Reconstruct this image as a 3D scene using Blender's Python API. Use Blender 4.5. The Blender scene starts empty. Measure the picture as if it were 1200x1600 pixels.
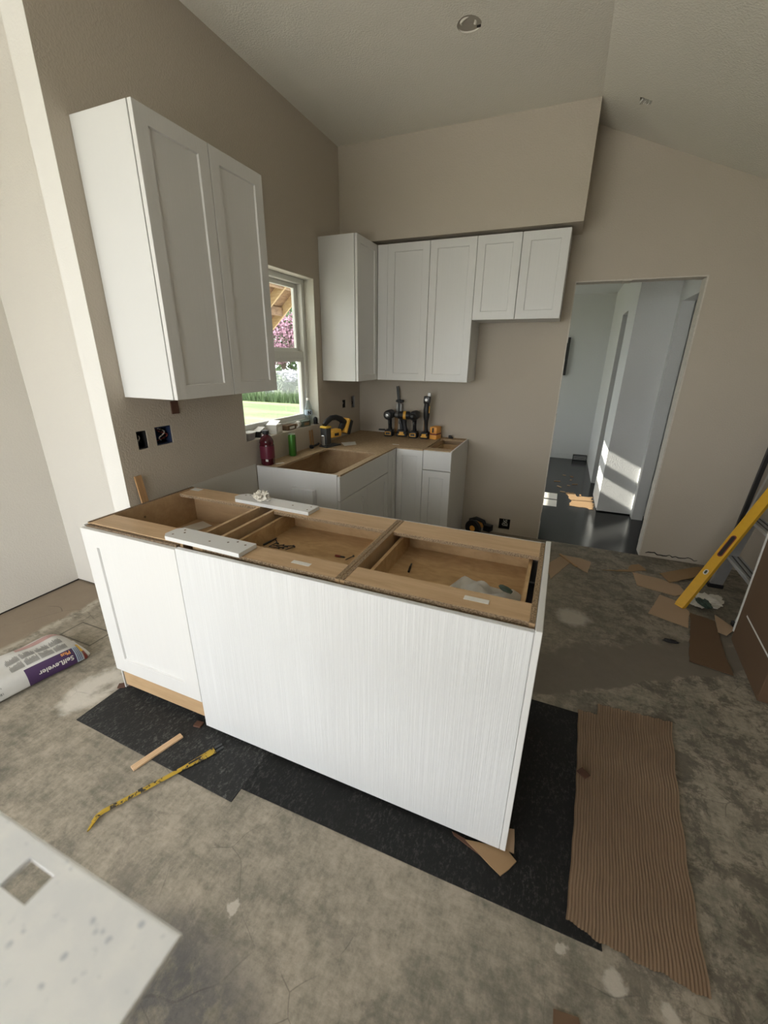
import bpy, bmesh, math, random
from mathutils import Vector, Matrix
random.seed(7)
PI = math.pi
R = math.radians
S = bpy.context.scene
COL = S.collection

# ------------------------------------------------------------------ camera
cam_d = bpy.data.cameras.new('camera')
cam = bpy.data.objects.new('camera', cam_d)
COL.objects.link(cam)
cr = Vector((0.92309297, 0.38441512, 0.01115277))
cu = Vector((-0.14345225, 0.31727399, 0.93742128))
cb = Vector((0.35682043, -0.86692689, 0.34801861))
cam.matrix_world = Matrix(((cr.x, cu.x, cb.x, 1.85602), (cr.y, cu.y, cb.y, -1.19695), (cr.z, cu.z, cb.z, 1.57364), (0, 0, 0, 1)))
cam_d.sensor_fit = 'VERTICAL'
cam_d.sensor_height = 36.0
cam_d.sensor_width = 27.0
cam_d.lens = 650.13 / 1600 * 36.0
cam_d.clip_start = 0.02
cam_d.clip_end = 300
cam_d.dof.use_dof = True
cam_d.dof.focus_distance = 2.7
cam_d.dof.aperture_fstop = 3.6
S.camera = cam

# ------------------------------------------------------------------ light
world = bpy.data.worlds.new('sky')
S.world = world
world.use_nodes = True
wn = world.node_tree.nodes
bg = wn['Background']
bg.inputs['Color'].default_value = (0.96, 0.985, 1.0, 1)
bg.inputs['Strength'].default_value = 8.0
sun_d = bpy.data.lights.new('sun', 'SUN')
sun_d.energy = 16.0
sun_d.angle = R(0.6)
sun_d.color = (1.0, 0.93, 0.82)
sun = bpy.data.objects.new('sun', sun_d)
COL.objects.link(sun)
sun_dir = Vector((1.0, math.tan(R(9)), -0.49)).normalized()
sun.rotation_euler = sun_dir.to_track_quat('-Z', 'Y').to_euler()
sun.location = (-20, 0, 12)


def portal(name, loc, direction, sx, sy):
    d = bpy.data.lights.new(name, 'AREA')
    d.shape = 'RECTANGLE'
    d.size, d.size_y = sx, sy
    d.cycles.is_portal = True
    o = bpy.data.objects.new(name, d)
    COL.objects.link(o)
    o.location = loc
    o.rotation_euler = Vector(direction).to_track_quat('-Z', 'Z').to_euler()


portal('rear_opening_portal', (0.265, -3.13, 1.275), (0, 1, 0), 2.97, 2.05)
portal('kitchen_window_portal', (-0.2, 1.41, 1.58), (1, 0, 0), 0.92, 1.1)
portal('hall_window_portal', (-0.2, 3.595, 1.27), (1, 0, 0), 0.71, 1.34)
portal('hall_added_window_portal', (-0.2, 5.5, 1.35), (1, 0, 0), 1.4, 1.9)
S.view_settings.view_transform = 'Standard'
S.view_settings.look = 'None'
S.view_settings.gamma = 1.0
S.view_settings.use_curve_mapping = False
S.view_settings.exposure = -0.3


# ------------------------------------------------------------------ material helpers
class NT:
    def __init__(self, name):
        self.m = bpy.data.materials.new(name)
        self.m.use_nodes = True
        self.t = self.m.node_tree
        self.b = self.t.nodes['Principled BSDF']
        self._co = None

    def n(self, typ, **kw):
        x = self.t.nodes.new(typ)
        for k, v in kw.items():
            setattr(x, k, v)
        return x

    def l(self, a, b):
        self.t.links.new(a, b)

    def put(self, sock, v):
        if hasattr(v, 'is_output') or isinstance(v, bpy.types.NodeSocket):
            self.l(v, sock)
        else:
            sock.default_value = v

    @property
    def co(self):
        if self._co is None:
            self._co = self.n('ShaderNodeTexCoord').outputs['Object']
        return self._co

    def mapped(self, scale=(1, 1, 1), rot=(0, 0, 0), loc=(0, 0, 0)):
        x = self.n('ShaderNodeMapping')
        self.l(self.co, x.inputs['Vector'])
        x.inputs['Scale'].default_value = scale
        x.inputs['Rotation'].default_value = rot
        x.inputs['Location'].default_value = loc
        return x.outputs['Vector']

    def noise(self, scale, detail=4, rough=0.55, vec=None, dist=0.0):
        x = self.n('ShaderNodeTexNoise')
        self.l(vec or self.co, x.inputs['Vector'])
        x.inputs['Scale'].default_value = scale
        x.inputs['Detail'].default_value = detail
        x.inputs['Roughness'].default_value = rough
        x.inputs['Distortion'].default_value = dist
        return x.outputs['Fac']

    def math(self, op, a, b=0.0, c=0.0, clamp=False):
        x = self.n('ShaderNodeMath', operation=op)
        x.use_clamp = clamp
        self.put(x.inputs[0], a)
        self.put(x.inputs[1], b)
        if len(x.inputs) > 2:
            self.put(x.inputs[2], c)
        return x.outputs[0]

    def step(self, v, lo, hi):
        x = self.n('ShaderNodeMapRange')
        x.interpolation_type = 'SMOOTHSTEP'
        self.put(x.inputs['Value'], v)
        x.inputs['From Min'].default_value = lo
        x.inputs['From Max'].default_value = hi
        return x.outputs['Result']

    def mix(self, f, a, b, mode='MIX'):
        x = self.n('ShaderNodeMix', data_type='RGBA', blend_type=mode)
        self.put(x.inputs['Factor'], f)
        self.put(x.inputs['A'] if False else x.inputs[6], a)
        self.put(x.inputs[7], b)
        return x.outputs[2]

    def bump(self, h, strength=0.2, dist=0.002):
        x = self.n('ShaderNodeBump')
        x.inputs['Strength'].default_value = strength
        x.inputs['Distance'].default_value = dist
        self.l(h, x.inputs['Height'])
        self.l(x.outputs['Normal'], self.b.inputs['Normal'])

    def col(self, v):
        self.put(self.b.inputs['Base Color'], v)

    def set(self, rough=0.5, metal=0.0, spec=0.5):
        self.b.inputs['Roughness'].default_value = rough
        self.b.inputs['Metallic'].default_value = metal
        self.b.inputs['Specular IOR Level'].default_value = spec


def c4(r, g, b):
    return (r, g, b, 1)


def srgb(r, g, b):
    f = lambda v: (v / 255 / 12.92) if v / 255 <= 0.04045 else ((v / 255 + 0.055) / 1.055) ** 2.4
    return (f(r), f(g), f(b), 1)


def plain(name, c, rough=0.5, metal=0.0, var=0.12, scale=30, bump=0.0, spec=0.5):
    t = NT(name)
    d = tuple(max(0, v * (1 - var)) for v in c[:3]) + (1,)
    e = tuple(min(1, v * (1 + var)) for v in c[:3]) + (1,)
    t.col(t.mix(t.noise(scale), d, e))
    t.set(rough, metal, spec)
    if bump:
        t.bump(t.noise(scale * 6, 3), bump, 0.001)
    return t.m


M = {}


def wall_mat(name, c, k=1.0):
    t = NT(name)
    big = t.noise(1.3, 3)
    d = tuple(v * 0.95 for v in c[:3]) + (1,)
    t.col(t.mix(big, d, c))
    t.set(0.85, 0, 0.25)
    h = t.noise(105, 3, 0.55)
    t.bump(t.step(h, 0.36, 0.64), 0.34 * k, 0.0018)
    return t.m


M['wall'] = wall_mat('greige_orange_peel_paint', c4(0.54, 0.482, 0.405))
M['wall_lit'] = wall_mat('lit_orange_peel_paint', c4(0.73, 0.70, 0.645))  # daylight painted in: lighter copy of the wall paint for the lit walls
M['ceil'] = wall_mat('ceiling_paint', c4(0.78, 0.75, 0.67), 1.3)
M['hall'] = wall_mat('hall_white_paint', c4(0.74, 0.75, 0.75), 1.6)
M['wallend_lit'] = wall_mat('lit_wall_end', c4(0.75, 0.735, 0.70), 0.5)  # lightened to carry the daylight that strikes the wall end
M['can'] = plain('brown_grey_light_can', c4(0.34, 0.31, 0.26), 0.7)  # even brown-grey, darker than the ceiling
M['reveal'] = wall_mat('lit_window_return', c4(0.80, 0.79, 0.72), 0.6)  # white tone stands in for light from outdoors on the window sides
M['trimgap'] = plain('dark_gap', c4(0.03, 0.026, 0.022), 0.9)
M['paperedge'] = plain('raw_drywall_edge', c4(0.62, 0.58, 0.52), 0.9, var=0.2, scale=40)
M['seam'] = wall_mat('unpainted_drywall', c4(0.62, 0.59, 0.53), 0.5)


def white_paint(name, c, grain=1.0):
    t = NT(name)
    v = t.mapped((330, 330, 1.6))
    g = t.noise(1.0, 2, 0.5, v)
    d = tuple(x * (1 - 0.03 * grain) for x in c[:3]) + (1,)
    t.col(t.mix(t.step(g, 0.35, 0.65), d, c))
    t.set(0.42, 0, 0.4)
    t.bump(t.step(g, 0.36, 0.62), 0.22 * grain, 0.0012)
    return t.m


M['white'] = white_paint('white_painted_wood', c4(0.715, 0.71, 0.695), 0.6)
M['white_panel'] = white_paint('white_grooved_panel', c4(0.73, 0.735, 0.735), 2.2)
M['white_smooth'] = white_paint('white_melamine', c4(0.70, 0.70, 0.69), 0.15)


def wood(name, a, b, stretch=(2, 18, 18), rough=0.5, figure=1.0):
    t = NT(name)
    v = t.mapped(stretch)
    n1 = t.noise(1.6, 4, 0.6, v, 0.6 * figure)
    n2 = t.noise(9, 2, 0.5, v)
    f = t.math('ADD', t.math('MULTIPLY', n1, 0.75), t.math('MULTIPLY', n2, 0.25))
    t.col(t.mix(t.step(f, 0.32, 0.68), a, b))
    t.set(rough, 0, 0.35)
    return t.m


M['maple'] = wood('maple_laminate', c4(0.50, 0.335, 0.19), c4(0.60, 0.42, 0.25))
M['maple_in'] = wood('maple_interior', c4(0.45, 0.30, 0.165), c4(0.54, 0.37, 0.21), (2, 10, 10))
M['birch'] = wood('birch_plywood_drawer', c4(0.42, 0.27, 0.13), c4(0.57, 0.385, 0.205), (3, 6, 6), 0.55, 3.0)
M['pine'] = wood('pine_stick', c4(0.55, 0.36, 0.20), c4(0.68, 0.47, 0.29), (10, 80, 80))
M['shimwood'] = wood('cedar_shim', c4(0.36, 0.20, 0.09), c4(0.48, 0.29, 0.14), (60, 60, 4))
M['rafter'] = wood('new_lumber', c4(0.40, 0.28, 0.15), c4(0.52, 0.40, 0.24), (3, 20, 20))
M['sheath'] = wood('roof_sheathing', c4(0.15, 0.085, 0.05), c4(0.36, 0.24, 0.15), (6, 1.5, 6), 0.7, 2)


def particle(name, a, b, s=190):
    t = NT(name)
    n = t.noise(s, 3, 0.7)
    t.col(t.mix(t.step(n, 0.40, 0.62), a, b))
    t.set(0.8, 0, 0.2)
    t.bump(n, 0.3, 0.001)
    return t.m


M['chip'] = particle('particle_board_edge', c4(0.16, 0.105, 0.06), c4(0.42, 0.31, 0.20))
M['chip_dark'] = particle('particle_board_dark_edge', c4(0.10, 0.07, 0.045), c4(0.28, 0.20, 0.13))
M['subtop'] = particle('counter_underlay_board', c4(0.36, 0.255, 0.155), c4(0.44, 0.32, 0.20), 60)


def concrete():
    t = NT('stained_concrete')
    sep = t.n('ShaderNodeSeparateXYZ')
    t.l(t.co, sep.inputs[0])
    x, y = sep.outputs[0], sep.outputs[1]
    n1 = t.noise(1.8, 6, 0.62)
    n2 = t.noise(11, 8, 0.76)
    n3 = t.noise(48, 7, 0.8)
    n4 = t.noise(1.0, 4, 0.65, t.mapped((9, 60, 1), (0, 0, R(35))))
    n5 = t.noise(1.0, 4, 0.65, t.mapped((70, 10, 1), (0, 0, R(20))))
    f = t.math('ADD', t.math('MULTIPLY', n1, 0.28), t.math('MULTIPLY', n2, 0.34))
    f = t.math('ADD', f, t.math('MULTIPLY', n3, 0.20))
    f = t.math('ADD', f, t.math('MULTIPLY', t.math('ADD', n4, n5), 0.09))
    base = t.mix(t.step(f, 0.39, 0.61), c4(0.150, 0.140, 0.108), c4(0.405, 0.35, 0.278))
    # dirty, strongly mottled zone towards the right and the front
    dirt = t.math('MULTIPLY', t.step(x, 1.7, 2.5), t.step(t.noise(7, 9, 0.8, None, 0.3), 0.47, 0.57))
    dirt2 = t.math('MULTIPLY', t.step(y, -0.3, -0.9), t.step(t.noise(5, 9, 0.8, None, 0.3), 0.50, 0.62))
    base = t.mix(t.math('MULTIPLY', dirt, 0.72), base, c4(0.085, 0.073, 0.058))
    base = t.mix(t.math('MULTIPLY', dirt2, 0.55), base, c4(0.10, 0.092, 0.078))
    # trowelled patches of darker levelling compound
    wob = t.math('MULTIPLY', t.math('SUBTRACT', t.noise(5, 3), 0.5), 0.16)
    line = t.math('SUBTRACT', t.math('SUBTRACT', y, 0.60), t.math('MULTIPLY', t.math('SUBTRACT', x, 1.93), 0.60))
    m1 = t.step(t.math('ADD', line, wob), -0.008, 0.012)
    m1 = t.math('MULTIPLY', m1, t.step(x, 1.2, 1.3))
    far = t.step(t.math('ADD', t.math('ADD', line, t.math('MULTIPLY', wob, 4.0)), t.math('MULTIPLY', t.math('SUBTRACT', t.noise(22, 3), 0.5), 0.2)), 0.26, 0.44)
    m1 = t.math('MULTIPLY', m1, t.math('SUBTRACT', 1.0, t.math('MULTIPLY', far, 0.7)))
    lev = t.mix(n2, c4(0.15, 0.127, 0.10), c4(0.205, 0.178, 0.142))
    base = t.mix(m1, base, lev)
    m2 = t.step(t.math('ADD', t.math('MULTIPLY', t.math('ADD', x, 0.87), -1.0), wob), -0.01, 0.02)
    base = t.mix(m2, base, t.mix(n2, c4(0.24, 0.19, 0.14), c4(0.31, 0.25, 0.185)))
    e2 = t.math('ABSOLUTE', t.math('ADD', t.math('ADD', x, 0.845), t.math('MULTIPLY', wob, -1.0)))
    e2 = t.math('MULTIPLY', t.math('SUBTRACT', 1.0, t.step(e2, 0.01, 0.06)), t.step(n2, 0.38, 0.6))
    base = t.mix(t.math('MULTIPLY', e2, 0.8), base, c4(0.50, 0.45, 0.37))

    def spot(cx, cy, r0, r1, rx=1.0, ry=1.0):
        dx = t.math('MULTIPLY', t.math('SUBTRACT', x, cx), 1 / rx)
        dy = t.math('MULTIPLY', t.math('SUBTRACT', y, cy), 1 / ry)
        d = t.math('SQRT', t.math('ADD', t.math('MULTIPLY', dx, dx), t.math('MULTIPLY', dy, dy)))
        d = t.math('ADD', d, t.math('MULTIPLY', t.math('SUBTRACT', t.noise(16, 4, 0.6), 0.5), 0.10))
        return t.math('SUBTRACT', 1.0, t.step(d, r0, r1))
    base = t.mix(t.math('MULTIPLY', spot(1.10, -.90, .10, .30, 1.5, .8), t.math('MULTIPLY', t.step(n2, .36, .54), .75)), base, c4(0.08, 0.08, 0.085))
    ring = t.math('SUBTRACT', spot(-0.10, -0.23, 0.07, 0.13, 1.0, 1.5), t.math('MULTIPLY', spot(-0.06, -0.20, 0.0, 0.05, 1, 1.6), 0.8), clamp=True)
    base = t.mix(t.math('MULTIPLY', ring, 0.8), base, c4(0.66, 0.62, 0.55))
    for cx, cy, r in ((2.21, -0.39, 0.028), (2.335, -0.40, 0.02), (2.07, -0.37, 0.012), (2.12, 1.41, 0.10), (1.15, -0.66, 0.012)):
        base = t.mix(t.math('MULTIPLY', spot(cx, cy, r * 0.6, r * 1.3), 0.75), base, c4(0.52, 0.47, 0.40))
    # saw-cut rectangle near the left wall
    qx = t.math('SUBTRACT', t.math('ABSOLUTE', t.math('ADD', x, 0.583)), 0.13)
    qy = t.math('SUBTRACT', t.math('ABSOLUTE', t.math('SUBTRACT', y, 0.05)), 0.066)
    q = t.math('ABSOLUTE', t.math('MAXIMUM', qx, qy))
    cut = t.math('SUBTRACT', 1.0, t.step(q, 0.0025, 0.005))
    base = t.mix(t.math('MULTIPLY', cut, 0.75), base, c4(0.06, 0.055, 0.045))
    # hairline cracks
    vo = t.n('ShaderNodeTexVoronoi', feature='DISTANCE_TO_EDGE')
    wv = t.n('ShaderNodeVectorMath', operation='ADD')
    nz = t.n('ShaderNodeTexNoise')
    nz.inputs['Scale'].default_value = 4
    nz.inputs['Detail'].default_value = 1.5
    t.l(t.co, nz.inputs['Vector'])
    sc = t.n('ShaderNodeVectorMath', operation='SCALE')
    t.l(nz.outputs['Color'], sc.inputs[0])
    sc.inputs['Scale'].default_value = 0.12
    t.l(t.co, wv.inputs[0])
    t.l(sc.outputs[0], wv.inputs[1])
    t.l(wv.outputs[0], vo.inputs['Vector'])
    vo.inputs['Scale'].default_value = 2.3
    cr_ = t.math('MULTIPLY', t.math('SUBTRACT', 1.0, t.step(vo.outputs['Distance'], 0.0012, 0.004)), t.step(t.noise(2.4, 3), 0.50, 0.60))
    cr_ = t.math('MULTIPLY', cr_, t.math('SUBTRACT', 1.0, m1))
    base = t.mix(t.math('MULTIPLY', cr_, 0.42), base, c4(0.05, 0.045, 0.04))
    t.col(base)
    t.set(0.78, 0, 0.3)
    t.bump(t.math('ADD', n2, t.math('MULTIPLY', n3, 0.6)), 0.32, 0.005)
    return t.m


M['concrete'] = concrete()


def black_vinyl():
    t = NT('black_hall_underlay')
    n = t.noise(7, 5, 0.65)
    t.col(t.mix(t.step(n, 0.4, 0.75), c4(0.008, 0.008, 0.009), c4(0.030, 0.028, 0.026)))
    t.set(0.17, 0, 0.32)
    t.bump(t.noise(110, 3), 0.22, 0.0015)
    return t.m


M['hallfloor'] = black_vinyl()


def mat_sheet(name, k):
    t = NT(name)
    n = t.noise(120, 3, 0.75, t.mapped((1, 0.5, 1)))
    n2 = t.noise(6, 5, 0.7)
    f = t.math('MULTIPLY', t.step(n, 0.48, 0.72), t.step(n2, 0.25, 0.75))
    t.col(t.mix(f, c4(0.014 * k, 0.014 * k, 0.014 * k), c4(0.10 * k, 0.098 * k, 0.092 * k)))
    t.set(0.75, 0, 0.3)
    t.bump(n, 0.35, 0.002)
    return t.m


M['mat_a'] = mat_sheet('grey_black_sheet_mat', 1.5)
M['mat_b'] = mat_sheet('black_sheet_mat', 0.65)


def cardboard(name, c, rot=0.0):
    t = NT(name)
    n = t.noise(5, 4, 0.6)
    d = tuple(v * 0.82 for v in c[:3]) + (1,)
    v = t.mapped((260, 3, 3), (0, 0, rot))
    s = t.noise(1.0, 2, 0.5, v)
    t.col(t.mix(t.math('MULTIPLY', t.math('ADD', n, t.math('MULTIPLY', s, 0.5)), 0.7), d, c))
    t.set(0.85, 0, 0.2)
    return t.m


M['card'] = cardboard('brown_cardboard', c4(0.46, 0.325, 0.215))
M['card_dark'] = cardboard('dark_brown_cardboard', c4(0.155, 0.096, 0.058))
M['card_lite'] = cardboard('fresh_cardboard', c4(0.34, 0.22, 0.12))
M['brownshim'] = plain('brown_composite_shim', c4(0.10, 0.045, 0.028), 0.7)
M['black'] = plain('black_rubber_plastic', c4(0.012, 0.012, 0.014), 0.5)
M['blackgloss'] = plain('black_gloss_plastic', c4(0.02, 0.02, 0.022), 0.3)
M['darkgrey'] = plain('dark_grey_metal', c4(0.075, 0.078, 0.08), 0.45, 0.6)
M['steel'] = plain('bare_steel', c4(0.45, 0.45, 0.44), 0.35, 0.9)
M['alu'] = plain('dull_aluminium', c4(0.50, 0.51, 0.52), 0.42, 0.85)
M['yellow'] = plain('tool_yellow_plastic', c4(0.84, 0.46, 0.07), 0.42)
M['orange'] = plain('laser_level_orange', c4(0.80, 0.37, 0.07), 0.45)
M['level'] = plain('level_yellow_paint', c4(0.75, 0.42, 0.03), 0.4, var=0.08)
M['vinyl'] = plain('white_vinyl_frame', c4(0.80, 0.81, 0.78), 0.4, var=0.03)
M['bluebox'] = plain('electrical_box_blue', c4(0.02, 0.035, 0.09), 0.5)
M['copper'] = plain('white_cable', c4(0.60, 0.58, 0.53), 0.5)
M['cloth'] = plain('off_white_cloth', c4(0.68, 0.64, 0.56), 0.9, bump=0.2)
M['film'] = plain('white_plastic_film', c4(0.92, 0.90, 0.86), 0.35, var=0.05)
M['paper'] = plain('white_paper', c4(0.72, 0.70, 0.65), 0.8, var=0.05)
M['print'] = plain('grey_print_ink', c4(0.20, 0.20, 0.19), 0.8)
M['green'] = plain('green_can_print', c4(0.06, 0.22, 0.03), 0.35, 0.3)
M['greendark'] = plain('dark_green_plastic', c4(0.035, 0.06, 0.045), 0.5)
M['redbottle'] = plain('dark_red_juice', c4(0.07, 0.008, 0.014), 0.18, var=0.2)
M['redlabel'] = plain('crimson_label', c4(0.13, 0.014, 0.034), 0.4)
M['bagwhite'] = plain('woven_bag_white', c4(0.58, 0.57, 0.54), 0.65, var=0.06, bump=0.15)
M['purple'] = plain('bag_purple_print', c4(0.055, 0.025, 0.085), 0.5, var=0.25, scale=8)
M['pinkprint'] = plain('bag_pink_print', c4(0.45, 0.28, 0.26), 0.6)
M['printyellow'] = plain('yellow_print', c4(0.75, 0.45, 0.05), 0.6)
M['printorange'] = plain('orange_print', c4(0.75, 0.33, 0.10), 0.6)
M['printblue'] = plain('pale_blue_print', c4(0.45, 0.55, 0.66), 0.6)
M['brickred'] = plain('rust_red_plastic', c4(0.22, 0.04, 0.03), 0.5)
M['tapegrey'] = plain('silver_tape', c4(0.45, 0.45, 0.45), 0.35, 0.4)


def pry_paint():
    t = NT('chipped_yellow_paint')
    n = t.noise(45, 4, 0.7)
    t.col(t.mix(t.step(n, 0.53, 0.60), c4(0.46, 0.30, 0.03), c4(0.035, 0.03, 0.022)))
    t.set(0.5, 0.1, 0.5)
    return t.m


M['pry'] = pry_paint()


def slab_mat():
    t = NT('white_speckled_stone')
    vo = t.n('ShaderNodeTexVoronoi')
    t.l(t.mapped((1, 1, 1)), vo.inputs['Vector'])
    vo.inputs['Scale'].default_value = 95
    sp = t.math('MULTIPLY', t.math('SUBTRACT', 1.0, t.step(vo.outputs['Distance'], 0.16, 0.34)), t.step(t.noise(60, 2), 0.5, 0.62))
    n = t.noise(26, 4, 0.6)
    b = t.mix(t.step(n, 0.35, 0.68), c4(0.86, 0.88, 0.91), c4(0.93, 0.94, 0.95))
    t.col(t.mix(t.math('MULTIPLY', sp, 0.7), b, c4(0.48, 0.53, 0.60)))
    t.set(0.22, 0, 0.5)
    return t.m


M['slab'] = slab_mat()


def glass(name, tint=(0.97, 0.985, 0.975, 1)):
    t = NT(name)
    tr = t.n('ShaderNodeBsdfTransparent')
    tr.inputs['Color'].default_value = tint
    gl = t.n('ShaderNodeBsdfGlossy')
    gl.inputs['Roughness'].default_value = 0.02
    fr = t.n('ShaderNodeFresnel')
    fr.inputs['IOR'].default_value = 1.45
    mx = t.n('ShaderNodeMixShader')
    ge = t.n('ShaderNodeNewGeometry')
    t.l(t.math('MULTIPLY', fr.outputs[0], t.math('SUBTRACT', 1.0, ge.outputs['Backfacing'])), mx.inputs[0])
    t.l(tr.outputs[0], mx.inputs[1])
    t.l(gl.outputs[0], mx.inputs[2])
    t.l(mx.outputs[0], t.t.nodes['Material Output'].inputs['Surface'])
    return t.m


M['glass'] = glass('window_glass')
M['pet'] = glass('clear_bottle_plastic', (0.86, 0.90, 0.90, 1))


def lawn_mat():
    t = NT('sun_streaked_lawn')
    n = t.noise(0.5, 5, 0.6, t.mapped((0.35, 1.6, 1), (0, 0, R(25))))  # sun and shadow streaks on the grass, painted as stretched noise
    n2 = t.noise(14, 3, 0.7)
    f = t.math('ADD', t.math('MULTIPLY', n, 0.7), t.math('MULTIPLY', n2, 0.3))
    t.col(t.mix(t.step(f, 0.38, 0.62), c4(0.095, 0.125, 0.06), c4(0.185, 0.21, 0.115)))
    t.set(0.9, 0, 0.1)
    return t.m


M['lawn'] = lawn_mat()
M['bounce_slab'] = plain('pale_bounce_concrete', c4(0.78, 0.76, 0.71), 0.85)
M['bounce_soil'] = plain('neutral_bounce_gravel', c4(0.34, 0.30, 0.25), 0.95, var=.3, scale=20)
M['leafgreen'] = plain('green_foliage', c4(0.065, 0.105, 0.04), 0.7, var=0.4, scale=3)
M['leafdark'] = plain('evergreen_foliage', c4(0.035, 0.055, 0.022), 0.7, var=0.4, scale=3)
M['pink'] = plain('pink_blossom', c4(0.32, 0.17, 0.23), 0.7, var=0.3, scale=4)
M['lilac'] = plain('pale_lilac_blossom', c4(0.42, 0.40, 0.46), 0.7, var=0.15, scale=4)
M['sage'] = plain('grey_green_foliage', c4(0.11, 0.135, 0.095), 0.7, var=0.3, scale=4)
M['bark'] = plain('tree_bark', c4(0.07, 0.05, 0.035), 0.9)
M['galv'] = plain('galvanised_wire', c4(0.42, 0.43, 0.43), 0.5, 0.6)


# ------------------------------------------------------------------ mesh helpers
def finish(name, bm, mat, parent=None, smooth=False):
    bmesh.ops.recalc_face_normals(bm, faces=bm.faces[:])
    me = bpy.data.meshes.new(name)
    bm.to_mesh(me)
    bm.free()
    if mat is not None:
        me.materials.append(M[mat] if isinstance(mat, str) else mat)
    if smooth:
        for p in me.polygons:
            p.use_smooth = True
        try:
            me.set_sharp_from_angle(angle=R(40))
        except Exception:
            pass
    o = bpy.data.objects.new(name, me)
    COL.objects.link(o)
    if parent:
        o.parent = parent
    return o


def box(bm, x0, x1, y0, y1, z0, z1, bev=0.0, mtx=None, seg=1):
    t = bmesh.new()
    bmesh.ops.create_cube(t, size=1)
    for v in t.verts:
        v.co = Vector((x0 + (v.co.x + .5) * (x1 - x0), y0 + (v.co.y + .5) * (y1 - y0), z0 + (v.co.z + .5) * (z1 - z0)))
    if bev:
        bmesh.ops.bevel(t, geom=t.edges[:], offset=bev, segments=seg, affect='EDGES', profile=0.5)
    if mtx is not None:
        t.transform(mtx)
    me = bpy.data.meshes.new('t')
    t.to_mesh(me)
    t.free()
    bm.from_mesh(me)
    bpy.data.meshes.remove(me)
    return bm


def bx(name, dims, mat, parent=None, bev=0.0, mtx=None, seg=1):
    bm = bmesh.new()
    box(bm, *dims, bev=bev, mtx=mtx, seg=seg)
    return finish(name, bm, mat, parent, smooth=seg > 1)


def prism(bm, pts, z0, z1, mtx=None):
    """polygon (x, y) extruded from z0 to z1"""
    a = [bm.verts.new((p[0], p[1], z0)) for p in pts]
    b = [bm.verts.new((p[0], p[1], z1)) for p in pts]
    n = len(pts)
    bm.faces.new(a[::-1])
    bm.faces.new(b)
    for i in range(n):
        bm.faces.new((a[i], a[(i + 1) % n], b[(i + 1) % n], b[i]))
    if mtx is not None:
        for v in a + b:
            v.co = mtx @ v.co
    return bm


def tube(bm, pts, r, seg=8, cap=True):
    """round bar along a polyline, r may be a list"""
    pts = [Vector(p) for p in pts]
    rs = r if isinstance(r, (list, tuple)) else [r] * len(pts)
    rings = []
    up = Vector((0.13, 0.21, 0.97))
    for i, p in enumerate(pts):
        d = (pts[min(i + 1, len(pts) - 1)] - pts[max(i - 1, 0)]).normalized()
        s = d.cross(up)
        if s.length < 1e-3:
            s = d.cross(Vector((1, 0, 0)))
        s.normalize()
        q = s.cross(d).normalized()
        rings.append([bm.verts.new(p + (s * math.cos(2 * PI * k / seg) + q * math.sin(2 * PI * k / seg)) * rs[i]) for k in range(seg)])
    for a, b in zip(rings, rings[1:]):
        for k in range(seg):
            bm.faces.new((a[k], a[(k + 1) % seg], b[(k + 1) % seg], b[k]))
    if cap:
        bm.faces.new(rings[0][::-1])
        bm.faces.new(rings[-1])
    return bm


def lathe(bm, prof, seg=20, mtx=None, sq=None):
    """profile [(r, z)] round the z axis; sq squares the section off (superellipse exponent)"""
    rings = []
    for r, z in prof:
        ring = []
        for k in range(seg):
            a = 2 * PI * k / seg
            c, s = math.cos(a), math.sin(a)
            if sq:
                c = math.copysign(abs(c) ** sq, c)
                s = math.copysign(abs(s) ** sq, s)
            v = Vector((r * c, r * s, z))
            ring.append(bm.verts.new(mtx @ v if mtx is not None else v))
        rings.append(ring)
    for a, b in zip(rings, rings[1:]):
        for k in range(seg):
            bm.faces.new((a[k], a[(k + 1) % seg], b[(k + 1) % seg], b[k]))
    bm.faces.new(rings[0][::-1])
    bm.faces.new(rings[-1])
    return bm


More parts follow.
